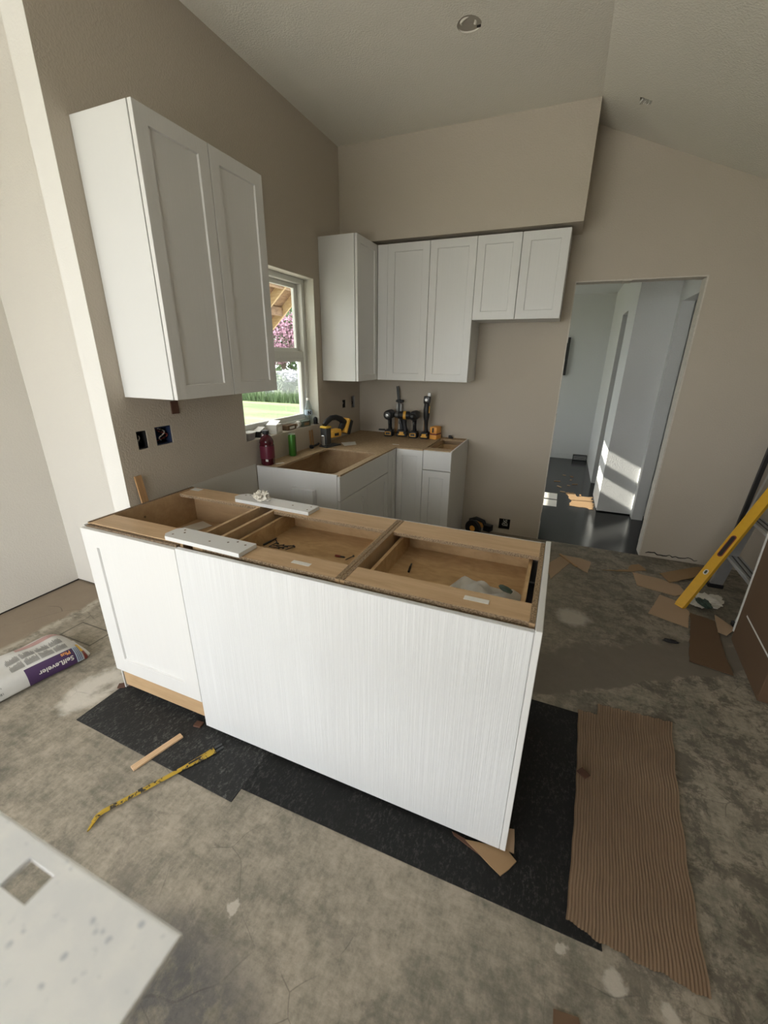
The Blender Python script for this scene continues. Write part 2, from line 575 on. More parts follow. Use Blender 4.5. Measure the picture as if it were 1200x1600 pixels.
def holed(name, frame, u0, u1, v0, v1, thick, holes, mat, extra_u=(), extra_v=()):
    """a slab in frame (origin, u, v, n) with rectangular holes; front face at n = 0, back at -thick"""
    o, u, v, n = [Vector(q) for q in frame]
    us = sorted(set([u0, u1] + [h[0] for h in holes] + [h[1] for h in holes]))
    vs = sorted(set([v0, v1] + [h[2] for h in holes] + [h[3] for h in holes]))
    bm = bmesh.new()
    cache = {}

    def V(i, j, k):
        if (i, j, k) not in cache:
            cache[(i, j, k)] = bm.verts.new(o + u * us[i] + v * vs[j] + n * (-thick * k))
        return cache[(i, j, k)]

    def solid(i, j):
        if i < 0 or j < 0 or i >= len(us) - 1 or j >= len(vs) - 1:
            return False
        cu_, cv_ = (us[i] + us[i + 1]) / 2, (vs[j] + vs[j + 1]) / 2
        return not any(h[0] < cu_ < h[1] and h[2] < cv_ < h[3] for h in holes)
    for i in range(len(us) - 1):
        for j in range(len(vs) - 1):
            if not solid(i, j):
                continue
            for k in (0, 1):
                bm.faces.new((V(i, j, k), V(i + 1, j, k), V(i + 1, j + 1, k), V(i, j + 1, k)))
            if not solid(i - 1, j):
                bm.faces.new((V(i, j, 0), V(i, j + 1, 0), V(i, j + 1, 1), V(i, j, 1)))
            if not solid(i + 1, j):
                bm.faces.new((V(i + 1, j, 0), V(i + 1, j + 1, 0), V(i + 1, j + 1, 1), V(i + 1, j, 1)))
            if not solid(i, j - 1):
                bm.faces.new((V(i, j, 0), V(i + 1, j, 0), V(i + 1, j, 1), V(i, j, 1)))
            if not solid(i, j + 1):
                bm.faces.new((V(i, j + 1, 0), V(i + 1, j + 1, 0), V(i + 1, j + 1, 1), V(i, j + 1, 1)))
    ob = finish(name, bm, mat)
    ob['kind'] = 'structure'
    return ob


def struct(o):
    o['kind'] = 'structure'
    return o


def tag(o, label, cat, group=None, kind=None):
    o['label'] = label
    o['category'] = cat
    if group:
        o['group'] = group
    if kind:
        o['kind'] = kind
    return o


def thing(name, label, cat, loc=(0, 0, 0), rz=0.0, group=None, rot=None):
    o = bpy.data.objects.new(name, None)
    o.empty_display_size = 0.05
    COL.objects.link(o)
    o.location = loc
    o.rotation_euler = rot if rot else (0, 0, rz)
    return tag(o, label, cat, group)


def copy_thing(root, loc, rz=None, label=None):
    def cp(o, par):
        c = o.copy()
        COL.objects.link(c)
        if par:
            c.parent = par
        for ch in [q for q in kids if q.parent == o]:
            cp(ch, c)
        return c
    kids = list(COL.objects)
    r = cp(root, None)
    r.location = loc
    if rz is not None:
        r.rotation_euler = (0, 0, rz)
    if label:
        r['label'] = label
    return r


def text_mesh(txt, size, ext=0.0004, bold=0.0):
    c = bpy.data.curves.new('t', 'FONT')
    c.body = txt
    c.size = size
    c.extrude = ext
    c.offset = bold
    c.resolution_u = 3
    o = bpy.data.objects.new('t', c)
    COL.objects.link(o)
    bpy.context.view_layer.update()
    dg = bpy.context.evaluated_depsgraph_get()
    me = bpy.data.meshes.new_from_object(o.evaluated_get(dg))
    bpy.data.objects.remove(o)
    bpy.data.curves.remove(c)
    return me


# ------------------------------------------------------------------ setting
D = 2.647          # back wall
ZC = 3.075         # flat ceiling
XR = 1.818         # soffit end and ceiling break
Y0, Y2, XL = 0.086, 0.45, -1.262
YB = -3.0         # wall behind the camera
XE = 4.30          # right wall
SL = 0.42          # slope of the right-hand ceiling

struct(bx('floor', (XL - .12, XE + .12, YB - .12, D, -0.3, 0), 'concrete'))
holed('wall_left', ((0, 0, 0), (0, 1, 0), (0, 0, 1), (1, 0, 0)), Y0, D, 0.014, ZC, 0.12,
      [(0.949, 1.863, 1.046, 2.123), (0.189, 0.245, 1.140, 1.228), (0.293, 0.392, 1.142, 1.234),
       (2.281, 2.345, 1.131, 1.205), (2.463, 2.54, 1.117, 1.226)], 'wall')
holed('wall_alcove', ((0, Y2, 0), (1, 0, 0), (0, 0, 1), (0, -1, 0)), XL, -0.12, 0.014, ZC, 0.12, [], 'wall_lit')
holed('wall_far_left', ((XL, 0, 0), (0, 1, 0), (0, 0, 1), (1, 0, 0)), YB, Y2 + .12, 0.014, ZC, 0.12, [], 'wall_lit')
holed('wall_rear', ((0, YB, 0), (1, 0, 0), (0, 0, 1), (0, 1, 0)), XL - .12, XE + .12, 0.0, ZC, 0.12,
      [(-1.22, 1.75, 0.25, 2.30)], 'wall_lit')
holed('wall_right', ((XE, 0, 0), (0, 1, 0), (0, 0, 1), (-1, 0, 0)), YB, D + .12, 0.0, ZC, 0.12, [], 'wall')
holed('wall_back', ((0, D, 0), (1, 0, 0), (0, 0, 1), (0, -1, 0)), -0.12, XE + .12, 0.014, ZC, 0.12,
      [(1.824, 2.660, 0.0, 2.128), (1.463, 1.566, 0.046, 0.150)], 'wall')
struct(bx('wall_soffit', (0, XR, D - .346, D, 2.434, ZC), 'wall'))
# ceiling: flat part with a round light cut-out, sloped part with a small box cut-out
lx, ly = 1.186, 1.429
holed('ceiling', ((0, 0, ZC), (1, 0, 0), (0, 1, 0), (0, 0, -1)), XL - .12, XR, YB - .12, D + .12, 0.1,
      [(lx - .075, lx + .075, ly - .075, ly + .075)], 'ceil')
k_ = math.sqrt(1 + SL * SL)
su = Vector((1 / k_, 0, -SL / k_))
sn = Vector((-SL / k_, 0, -1 / k_))
sx, sy = 0.255, 2.215
holed('ceiling_slope', ((XR, 0, ZC), su, (0, 1, 0), sn), 0, 2.95, YB - .12, D + .12, 0.1,
      [(sx - .035, sx + .035, sy - .025, sy + .025)], 'ceil')
# square-to-round patch round the flat ceiling light hole
bm = bmesh.new()
inn, out = [], []
for k in range(32):
    a = 2 * PI * k / 32
    c, s = math.cos(a), math.sin(a)
    f = 0.075 / max(abs(c), abs(s))
    rr = 0.058 * (1 + 0.03 * math.sin(3 * a))
    out.append(bm.verts.new((lx + f * c, ly + f * s, ZC)))
    inn.append((bm.verts.new((lx + rr * c, ly + rr * s, ZC)), bm.verts.new((lx + rr * c, ly + rr * s, ZC + .02))))
for k in range(32):
    j = (k + 1) % 32
    bm.faces.new((out[k], out[j], inn[j][0], inn[k][0]))
    bm.faces.new((inn[k][0], inn[j][0], inn[j][1], inn[k][1]))
struct(finish('trim_1', bm, 'ceil'))
# dark gap under the drywall
struct(bx('trim_2', (-0.11, -0.012, Y0 + .012, D, 0, 0.016), 'trimgap'))
struct(bx('trim_3', (XL + .0, -0.12, Y2 + .01, Y2 + .11, 0, 0.016), 'trimgap'))
struct(bx('trim_4', (XL - .11, XL - .01, YB, Y2, 0, 0.016), 'trimgap'))
struct(bx('trim_5', (0, 1.81, D + .01, D + .11, 0, 0.016), 'trimgap'))
struct(bx('trim_6', (2.672, XE, D + .01, D + .11, 0, 0.016), 'trimgap'))
struct(bx('trim_12', (-0.12, 0.0, Y0 - .0015, Y0, 0.016, ZC), 'wallend_lit'))
# raw drywall strip under the seam line beside the sink cabinet
struct(bx('trim_7', (0.0, 0.004, 0.44, 1.012, 0.40, 0.889), 'seam'))
# rough drywall returns around the hall opening
for i, (a, b, c, d) in enumerate(((2.655, 2.664, 0.0, 2.128), (1.820, 1.827, 0.0, 2.128))):
    bm = bmesh.new()
    z = c
    while z < d - .01:
        h = random.uniform(.05, .16)
        e = random.uniform(0, .004)
        box(bm, a - (e if i == 0 else 0), b + (e if i else 0), D - random.uniform(.001, .004), D + .12, z, min(z + h, d))
        z += h
    struct(finish('trim_%d' % (8 + i), bm, 'paperedge'))
bm = bmesh.new()
x = 1.824
while x < 2.655:
    w = random.uniform(.05, .14)
    box(bm, x, min(x + w, 2.66), D - random.uniform(.001, .003), D + .12, 2.122 - random.uniform(0, .005), 2.130)
    x += w
struct(finish('trim_10', bm, 'paperedge'))

# broken drywall edge at the foot of the back wall, right of the opening
bm = bmesh.new()
rnd = random.Random(13)
tube(bm, [(2.70 + k * .022, D - .001, .036 + rnd.uniform(-.012, .012)) for k in range(18)], [rnd.uniform(.002, .006) for k in range(18)], 6)
struct(finish('trim_13', bm, 'trimgap'))

# hall beyond the opening
HC = 2.50
struct(bx('floor_hall', (0, 4.0, D, 6.6, -0.3, 0), 'hallfloor'))
struct(bx('ceiling_hall', (-.12, 4.0, D + .12, 6.6, HC, HC + .1), 'hall'))
holed('wall_hall_far', ((0, 6.42, 0), (1, 0, 0), (0, 0, 1), (0, -1, 0)), -.12, 4.0, 0, HC, 0.12, [], 'hall')
holed('wall_hall_left', ((0, 0, 0), (0, 1, 0), (0, 0, 1), (1, 0, 0)), D + .12, 6.54, 0, HC + .4, 0.12, [(3.24, 3.95, 0.62, 1.93), (4.80, 6.20, 0.40, 2.30)], 'hall')
holed('wall_hall_partition', ((0, 3.72, 0), (1, 0, 0), (0, 0, 1), (0, -1, 0)), 2.38, 4.0, 0.012, HC, 0.12, [], 'hall')
holed('wall_hall_inner', ((2.38, 0, 0), (0, 1, 0), (0, 0, 1), (-1, 0, 0)), 3.84, 6.42, 0.0, HC, 0.12, [(4.40, 4.95, 0.0, 2.083)], 'hall')
holed('wall_hall_right', ((2.71, 0, 0), (0, 1, 0), (0, 0, 1), (-1, 0, 0)), D + .12, 3.72, 0.0, HC, 0.10, [(2.86, 3.60, 0.0, 2.072)], 'hall')
struct(bx('wall_closet', (3.3, 3.4, 3.84, 6.42, 0, HC), 'hall'))
struct(bx('wall_side_room', (3.9, 4.0, D + .12, 3.72, 0, HC), 'hall'))
struct(bx('baseboard_hall', (1.3, 2.155, 6.405, 6.42, 0.0, 0.075), 'hall'))

# kitchen window: single hung vinyl window, wall_left is 0.12 thick
def bar(bm, y0, y1, z0, z1, x0, x1):
    box(bm, x0, x1, y0, y1, z0, z1, bev=.003)


w = bpy.data.objects.new('window_1', None)
COL.objects.link(w)
w.location = (0, 1.406, 1.046)
struct(w)
W0, W1, B0, B1 = 0.952, 1.860, 1.049, 2.120


def wpart(name, bm, mat):
    bm.transform(Matrix.Translation((0, -1.406, -1.046)))
    o = finish(name, bm, mat, w)
    return o


bm = bmesh.new()
for a in ((W0, W0 + .035, B0, B1), (W1 - .035, W1, B0, B1), (W0 + .035, W1 - .035, B1 - .035, B1), (W0 + .035, W1 - .035, B0, B0 + .045)):
    bar(bm, *a, -.165, -.085)
wpart('window_frame', bm, 'vinyl')
bm = bmesh.new()
bar(bm, W0 + .035, W1 - .035, 1.560, 1.612, -.135, -.100)
wpart('meeting_rail', bm, 'vinyl')
for nm, zz0, zz1, x0, x1 in (('lower_sash', B0 + .045, 1.565, -.130, -.102), ('upper_sash', 1.600, B1 - .035, -.158, -.132)):
    bm = bmesh.new()
    t_ = .034
    for a in ((W0 + .035, W0 + .035 + t_, zz0, zz1), (W1 - .035 - t_, W1 - .035, zz0, zz1), (W0 + .035 + t_, W1 - .035 - t_, zz1 - .03, zz1), (W0 + .035 + t_, W1 - .035 - t_, zz0, zz0 + .036)):
        bar(bm, *a, x0, x1)
    wpart(nm, bm, 'vinyl')
    bm = bmesh.new()
    xm = (x0 + x1) / 2
    box(bm, xm - .002, xm + .002, W0 + .06, W1 - .06, zz0 + .03, zz1 - .025)
    wpart('pane', bm, 'glass')

# returns lining the window opening, whitened in place of outdoor bounce light
bm = bmesh.new()
box(bm, -.084, -.0005, 1.859, 1.8629, 1.05, 2.1195)
box(bm, -.084, -.0005, .9491, .953, 1.05, 2.1195)
box(bm, -.084, -.0005, .9491, 1.8629, 2.1195, 2.1229)
struct(finish('trim_11', bm, 'reveal'))

# hall window with rails and a mullion
w = bpy.data.objects.new('window_2', None)
COL.objects.link(w)
w.location = (0, 3.61, 0.62)
struct(w)


def wpart2(name, bm, mat):
    bm.transform(Matrix.Translation((0, -3.61, -.62)))
    return finish(name, bm, mat, w)


bm = bmesh.new()
for a in ((3.243, 3.257, .623, 1.927), (3.925, 3.947, .623, 1.927), (3.257, 3.925, .623, .65), (3.257, 3.925, 1.90, 1.927)):
    bar(bm, *a, -.11, -.02)
wpart2('window_frame', bm, 'vinyl')
for z0, z1 in ((.955, 1.045), (1.20, 1.42), (1.60, 1.72)):
    bm = bmesh.new()
    bar(bm, 3.257, 3.925, z0, z1, -.085, -.045)
    wpart2('rail', bm, 'vinyl')
bm = bmesh.new()
bar(bm, 3.655, 3.68, .65, 1.90, -.08, -.05)
wpart2('mullion', bm, 'vinyl')
bm = bmesh.new()
box(bm, -.098, -.094, 3.250, 3.93, .645, 1.905)
wpart2('pane', bm, 'glass')

w3 = bpy.data.objects.new('window_3_added', None)  # unseen window added to brighten the far hall wall
COL.objects.link(w3)
w3.location = (0, 5.5, 0.40)
struct(w3)
bm = bmesh.new()
for a in ((-.697, -.66, .003, 1.897), (.66, .697, .003, 1.897), (-.66, .66, .003, .04), (-.66, .66, 1.86, 1.897), (-.02, .02, .04, 1.86)):
    bar(bm, *a, -.11, -.05)
finish('window_frame', bm, 'vinyl', w3)
bx('pane', (-.082, -.078, -.68, .68, .03, 1.87), 'glass', w3)

# ------------------------------------------------------------------ cabinets
def shaker(parent, x0, x1, z0, z1, yf, rail=.057, t=.019, name='door'):
    """frame-and-panel door: face at y = yf looking to -y; the recessed panel is its child"""
    bm = bmesh.new()
    o = [(x0, z0), (x1, z0), (x1, z1), (x0, z1)]
    i1 = [(x0 + rail, z0 + rail), (x1 - rail, z0 + rail), (x1 - rail, z1 - rail), (x0 + rail, z1 - rail)]
    ch = .003
    i2 = [(x0 + rail + ch, z0 + rail + ch), (x1 - rail - ch, z0 + rail + ch), (x1 - rail - ch, z1 - rail - ch), (x0 + rail + ch, z1 - rail - ch)]
    e = .0012
    o2 = [(x0 + e, z0 + e), (x1 - e, z0 + e), (x1 - e, z1 - e), (x0 + e, z1 - e)]
    loops = [(o, yf + t), (o, yf + e), (o2, yf), (i1, yf), (i2, yf + .007), (i2, yf + t)]
    vs = [[bm.verts.new((p[0], y, p[1])) for p in lp] for lp, y in loops]
    vs.append(vs[0])
    for a, b in zip(vs, vs[1:]):
        for k in range(4):
            bm.faces.new((a[k], a[(k + 1) % 4], b[(k + 1) % 4], b[k]))
    d = finish(name, bm, 'white', parent)
    bx('door_panel', (x0 + rail - .004, x1 - rail + .004, yf + .008, yf + .014, z0 + rail - .004, z1 - rail + .004), 'white', d)
    return d


ZB, ZT = 1.390, 2.4115
# near wall cabinet (window wall: local x -> world y, local -y -> world +x)
t = thing('wall_cabinet', 'tall white double-door wall cabinet hung nearest the camera, left of the window', 'cabinet', (0, .1686, ZB), PI / 2)
wd = .7095
bx('carcass', (0, wd, -.302, -.001, 0, ZT - ZB), 'white_smooth', t, .0015)
bx('face_frame', (.020, wd - .020, -.306, -.302, .012, ZT - ZB - .012), 'maple_in', t)
shaker(t, .001, wd / 2 - .002, 0.001, ZT - ZB - .001, -.3265)
shaker(t, wd / 2 + .002, wd - .001, 0.001, ZT - ZB - .001, -.3265)
# corner wall cabinet on the window wall
t = thing('wall_cabinet', 'white single-door wall cabinet in the corner right of the window, side panel facing the camera', 'cabinet', (0, 1.947, ZB), PI / 2)
wd = D - 1.947
bx('carcass', (0, wd - .002, -.302, -.001, 0, ZT - ZB), 'white_smooth', t, .0015)
shaker(t, .001, wd - .327, .001, ZT - ZB - .001, -.326, .05)
# back wall double door cabinet with filler
t = thing('wall_cabinet', 'white double-door wall cabinet over the row of cordless tools on the back wall', 'cabinet', (.330, D, ZB))
wd = 1.1215 - .330
bx('carcass', (0, wd, -.302, -.001, 0, ZT - ZB), 'white_smooth', t, .0015)
bx('filler_strip', (-.002, .0840, -.322, -.303, 0.001, ZT - ZB - .001), 'white', t, .001)
shaker(t, .0865, .0865 + .3465, .001, ZT - ZB - .001, -.326)
shaker(t, .436, wd - .001, .001, ZT - ZB - .001, -.326)
# short cabinet over the fridge space
t = thing('wall_cabinet', 'short white double-door wall cabinet beside the hall opening, over an empty space', 'cabinet', (1.1225, D, 1.852))
wd = 1.7526 - 1.1225
bx('carcass', (0, wd, -.302, -.001, 0, ZT - 1.852), 'white_smooth', t, .0015)
shaker(t, .001, wd / 2 - .0025, .001, ZT - 1.853, -.326)
shaker(t, wd / 2 + .0025, wd - .001, .001, ZT - 1.853, -.326)

# sink base cabinet
ZCB = .866
DB = .620
t = thing('sink_base_cabinet', 'white sink base cabinet below the window with plain end panel facing the camera', 'cabinet', (0, 1.0177, 0), PI / 2)
wd = 1.830 - 1.0177
bx('end_panel', (0, .016, -DB, -.006, 0, ZCB + .012), 'white', t, .001)
bx('side_panel', (wd - .016, wd, -DB, -.006, .10, ZCB), 'maple_in', t)
bx('back_panel', (.016, wd - .016, -.016, -.006, .10, ZCB), 'maple_in', t)
bx('bottom_panel', (.016, wd - .016, -DB, -.016, .10, .116), 'maple_in', t)
bx('front_rail', (.016, wd - .016, -DB, -DB + .016, ZCB - .2, ZCB), 'maple_in', t)
bx('toe_kick', (.016, wd - .002, -DB + .07, -DB + .085, 0, .10), 'white', t)
bx('false_front', (.003, wd - .002, -DB - .0205, -DB - .0015, .708, ZCB + .002), 'white', t, .0012)
shaker(t, .003, wd / 2 - .0015, .115, .703, -DB - .0205)
shaker(t, wd / 2 + .0015, wd - .002, .115, .703, -DB - .0205)
# corner base cabinet: L plan
t = thing('corner_base_cabinet', 'white corner base cabinet with a folding pair of doors meeting in the inner corner', 'cabinet', (0, 1.832, 0))
bm = bmesh.new()
y0 = 0.0
yb = D - 1.832 - .006
prism(bm, [(.006, 0), (DB, 0), (DB, D - 1.832 - DB), (.872, D - 1.832 - DB), (.872, yb), (.006, yb)], .10, ZCB)
finish('carcass', bm, 'white_smooth', t)
bm = bmesh.new()
prism(bm, [(.006, 0), (DB - .07, 0), (DB - .07, D - 1.832 - DB + .07), (.872, D - 1.832 - DB + .07), (.872, yb), (.006, yb)], 0, .0995)
finish('toe_kick', bm, 'white', t)
dl = thing('t', '', '')
# the two narrow doors, built in place
d1 = shaker(t, .645, .8725, .115, ZCB + .001, D - 1.832 - DB - .0205, .05)
d2 = shaker(t, 0, D - 1.832 - DB - .022, .115, ZCB + .001, 0, .05)
bpy.data.objects.remove(dl)
d2.rotation_euler = (0, 0, PI / 2)
d2.location = (DB + .0205, 0.003, 0)
# drawer base cabinet
t = thing('drawer_base_cabinet', 'narrow white drawer base cabinet at the open right end of the back run', 'cabinet', (.874, D, 0))
wd = 1.110 - .874
bx('side_panel', (wd - .014, wd, -DB, -.006, 0, ZCB + .012), 'white', t, .001)
bx('side_panel', (0, .014, -DB, -.006, 0, ZCB), 'maple_in', t)
bx('bottom_panel', (.014, wd - .014, -DB, -.006, .10, .114), 'maple_in', t)
bx('back_panel', (.014, wd - .014, -.016, -.006, .10, ZCB), 'maple_in', t)
bx('stretcher', (.0, wd - .014, -DB, -DB + .085, ZCB - .004, ZCB + .012), 'subtop', t)
bx('stretcher', (.0, wd - .014, -.10, -.006, ZCB - .004, ZCB + .012), 'subtop', t)
bx('toe_kick', (.002, wd - .014, -DB + .07, -DB + .085, 0, .10), 'white', t)
dr = bx('drawer', (.002, wd - .001, -DB - .0205, -DB - .0015, .716, ZCB + .006), 'white', t, .0012)
bm = bmesh.new()
for a in ((.02, .03, -DB, -.11, .74, .835), (wd - .03, wd - .02, -DB, -.11, .74, .835), (.03, wd - .03, -.12, -.11, .74, .835), (.02, wd - .02, -DB, -.11, .735, .741)):
    box(bm, *a)
finish('drawer_box', bm, 'birch', dr)
shaker(t, .002, wd - .001, .115, .710, -DB - .0205)

# counter underlay sheet with the sink cut-out and rounded corners
bm = bmesh.new()
z0, z1 = ZCB + .0005, ZCB + .0125
xo = DB + .018
ys, ye = 1.036, 1.722
xa, xb = .157, .588
r_ = .035


def arc(cx, cy, a0, a1, n=5):
    return [(cx + r_ * math.cos(R(a0 + (a1 - a0) * k / n)), cy + r_ * math.sin(R(a0 + (a1 - a0) * k / n))) for k in range(n + 1)]


prism(bm, [(.006, ys), (xa, ys), (xa, ye), (.006, ye)], z0, z1)
prism(bm, [(xb, ys), (xo, ys), (xo, ye), (xb, ye)], z0, z1)
prism(bm, [(.006, ye), (xo, ye), (xo, D - DB - .018), (.873, D - DB - .018), (.873, D - .004), (.006, D - .004)], z0, z1)
for cx, cy, sxx, syy, a0 in ((xb, ye, -1, -1, 0), (xb, ys, -1, 1, 270), (xa, ye, 1, -1, 90)):
    pts = [(cx, cy)] + arc(cx + sxx * r_, cy + syy * r_, a0, a0 + 90)
    prism(bm, pts, z0, z1)
tag(finish('counter_underlay', bm, 'subtop'), 'tan L-shaped underlay sheet with sink cut-out lying on the base cabinets', 'board')

# ------------------------------------------------------------------ island
IZ = .899
IY0, IY1 = -.172, .418


def stretcher(t, dims, mat_top='maple'):
    o = bx('stretcher', dims, mat_top, t)
    # chipboard edge on the inner long side
    x0, x1, y0, y1, z0, z1 = dims
    inner = y1 if y0 < 0 else y0
    bx('chipboard_edge', (x0, x1, inner - .0006, inner + .0006, z0, z1 - .001), 'chip', o)
    return o


ISL = []
t = thing('island_cabinet', 'left-hand island cabinet with one white door over a bare wood toe board', 'cabinet')
bx('side_panel', (.052, .068, IY0 + .02, IY1, 0.02, IZ), 'maple_in', t)
bx('chipboard_edge', (.0525, .0675, IY0 + .02, IY1 - .001, IZ - .002, IZ + .0008), 'chip_dark', t)
bx('side_panel', (.580, .596, IY0 + .02, IY1, .02, IZ - .003), 'maple_in', t)
bx('chipboard_edge', (.5805, .5955, -.05, .30, IZ - .005, IZ - .0022), 'maple', t)
bx('back_panel', (.068, .580, IY1 - .012, IY1, .11, IZ - .02), 'maple_in', t)
bx('bottom_panel', (.068, .580, IY0 + .02, IY1 - .012, .10, .116), 'maple_in', t)
bx('shelf', (.069, .579, -.10, IY1 - .014, .70, .716), 'maple_in', t)
stretcher(t, (.068, .580, -.152, -.046, IZ - .016, IZ - .0005))
stretcher(t, (.090, .600, .300, IY1, IZ - .016, IZ - .0005))
shaker(t, .057, .592, .152, .888, -.1905, .078)
bx('end_stile', (.050, .056, -.170, IY1, .02, .893), 'white', t)
bx('toe_board', (.068, .592, -.170, -.156, .045, .150), 'maple_in', t)
bx('front_rail', (.068, .580, -.170, -.1525, .82, IZ - .004), 'chip_dark', t)
bx('sticker', (.085, .145, .372, .408, IZ - .0004, IZ + .0004), 'paper', t)
bm = bmesh.new()
lathe(bm, [(.006, 0), (.006, .001)], 10, Matrix.Translation((.0678, .10, .835)) @ Matrix.Rotation(PI / 2, 4, 'Y'))
finish('shelf_pin_hole', bm, 'chip_dark', t)


def drawer_cab(label, x0, x1, filler=False):
    t = thing('island_cabinet', label, 'cabinet')
    bx('side_panel', (x0, x0 + .016, IY0 + .02, IY1, .02, IZ), 'maple_in', t)
    bx('chipboard_edge', (x0 + .0005, x0 + .0155, IY0 + .02, IY1 - .001, IZ - .002, IZ + .0008), 'maple' if filler else 'chip', t)
    bx('side_panel', (x1 - .016, x1, IY0 + .02, IY1, .02, IZ), 'maple_in', t)
    bx('chipboard_edge', (x1 - .0155, x1 - .0005, IY0 + .02, IY1 - .001, IZ - .002, IZ + .0008), 'chip', t)
    a, b = x0 + .016, x1 - .016
    bx('bottom_panel', (a, b, IY0 + .02, IY1, .10, .116), 'maple_in', t)
    bx('back_panel', (a, b, IY0 + .02, IY0 + .03, .11, IZ - .02), 'maple_in', t)
    stretcher(t, (a + .0005, b - .0005, -.150, -.052, IZ - .016, IZ - .0005))
    stretcher(t, (a + .0005, b - .0005, .285, IY1 - .001, IZ - .016, IZ - .0005))
    bx('rear_edge', (a, b, -.1515, -.1502, IZ - .016, IZ - .001), 'chip', t)
    dr = bx('drawer', (x0 + .002, x1 - .002, IY1 + .002, IY1 + .020, .72, IZ - .006), 'white', t, .001)
    z0, z1 = .790, .868
    e0, e1 = a + .024, b - .020
    for nm, dm in (('drawer_side', (e0, e0 + .013, -.09, .405, z0, z1)), ('drawer_side', (e1 - .013, e1, -.09, .405, z0, z1)),
                   ('drawer_front', (e0 + .013, e1 - .013, .392, .405, z0, z1)), ('drawer_back', (e0 + .013, e1 - .013, -.09, -.077, z0, z1))):
        bx(nm, dm, 'birch', dr)
    bx('drawer_bottom', (e0 + .006, e1 - .006, -.085, .398, z0 - .010, z0 + .002), 'birch', dr)
    for xx in (e0 + .045, e1 - .045):
        bm = bmesh.new()
        lathe(bm, [(.006, 0), (.006, .003)], 10, Matrix.Translation((xx, .3915, z0 + .045)) @ Matrix.Rotation(PI / 2, 4, 'X'))
        finish('screw_cap', bm, 'shimwood', dr)
    bx('door', (x0 + .002, x1 - .002, IY1 + .002, IY1 + .020, .12, .715), 'white', t, .001)
    return t


t = drawer_cab('middle island cabinet with an open-topped drawer holding loose screws', .676, 1.2715, True)
bx('sticker', (1.062, 1.135, -.118, -.098, IZ - .0004, IZ + .0005), 'paper', t)
o = bx('filler_board', (.645, .676, -.152, -.050, IZ - .016, IZ - .001), 'maple', t)
t = drawer_cab('right-hand island cabinet with a drawer holding white plastic film', 1.2735, 1.876)
bx('sticker', (1.668, 1.742, -.108, -.086, IZ - .0004, IZ + .0005), 'paper', t)
# white rear strip of the first cabinet
t = bx('island_back_panel', (.5945, 1.8765, -.191, -.1725, .022, .8945), 'white_panel', None, .0015)
tag(t, 'large white grooved finish panel covering the camera side of the island', 'panel')
t = bx('island_end_panel', (1.8775, 1.8965, -.191, IY1 + .022, .022, .901), 'white', None, .0015)
tag(t, 'tall white end panel closing the right end of the island', 'panel')
t = bx('filler_strip', (.597, .6445, IY1 - .016, IY1 + .020, .02, IZ - .002), 'white', None)
tag(t, 'white filler strip between left and middle island cabinets at the back edge', 'filler')

# boards lying across the island top
def plank(name, label, cx, cy, L, Wd, rz, holes, clip=0.02):
    bm = bmesh.new()
    h = .016
    prism(bm, [(-L / 2 + clip, -Wd / 2), (L / 2, -Wd / 2), (L / 2, Wd / 2), (-L / 2 + clip, Wd / 2), (-L / 2, Wd / 2 - clip), (-L / 2, -Wd / 2 + clip)], 0, h)
    t = thing(name, label, 'board', (cx, cy, IZ + .0012), rz)
    finish('board', bm, 'white_smooth', t)
    for hx, hy in holes:
        bm = bmesh.new()
        lathe(bm, [(.0042, 0), (.0042, .0008)], 10, Matrix.Translation((hx, hy, h - .0002)))
        finish('screw_hole', bm, 'chip_dark', t)
    return t


plank('painted_board', 'short white board with screw holes lying across the front edge of the island', .684, -.113, .386, .094, R(-1.3),
      [(-.15, .03), (-.13, .01), (-.16, -.02), (.02, -.01), (.09, .012), (.12, .03), (.165, .02)])
plank('painted_board', 'short white board lying across the back edge of the island, under the crumpled rag', .646, .350, .455, .092, R(-2.0),
      [(-.19, .02), (-.17, .03), (.11, 0), (.20, .02), (.205, -.02)], .028)

# crumpled cloth helper
def crumple(bm, rx, ry, rz, seed, sub=3, amp=.5, flat=True):
    """folded lump of cloth: ridged noise pushed into a flattened ball"""
    from mathutils import noise as mn
    t = bmesh.new()
    bmesh.ops.create_icosphere(t, subdivisions=sub + 1, radius=1)
    off = Vector((seed * 3.1, seed * 1.7, seed * .9))
    for v in t.verts:
        n = v.co.normalized()
        a = 1 - abs(mn.noise(n * 1.6 + off)) * 2
        b = 1 - abs(mn.noise(n * 3.4 + off * 2)) * 2
        c = mn.noise(n * 0.9 - off)
        f = 1 - amp + amp * (.65 * a + .45 * b + .5 * c)
        v.co = Vector((n.x * f * rx * (1 + .25 * c), n.y * f * ry, (n.z * f + .55) * rz))
        if flat and v.co.z < 0:
            v.co.z = 0
    me = bpy.data.meshes.new('t')
    t.to_mesh(me)
    t.free()
    bm.from_mesh(me)
    bpy.data.meshes.remove(me)


bm = bmesh.new()
crumple(bm, .052, .036, .034, 3, 4, .75)
o = finish('rag', bm, 'cloth', None, True)
o.location = (.575, .352, IZ + .0175)
tag(o, 'crumpled off-white rag on the board at the back of the island', 'rag')

# sheet of paper in the left cabinet
bm = bmesh.new()
prism(bm, [(-.07, -.05), (.03, -.06), (.055, .03), (-.04, .06)], 0, .002)
o = finish('paper_sheet', bm, 'paper')
o.location = (.165, .33, .7165)
tag(o, 'white paper sheet on the shelf inside the open left island cabinet', 'paper')

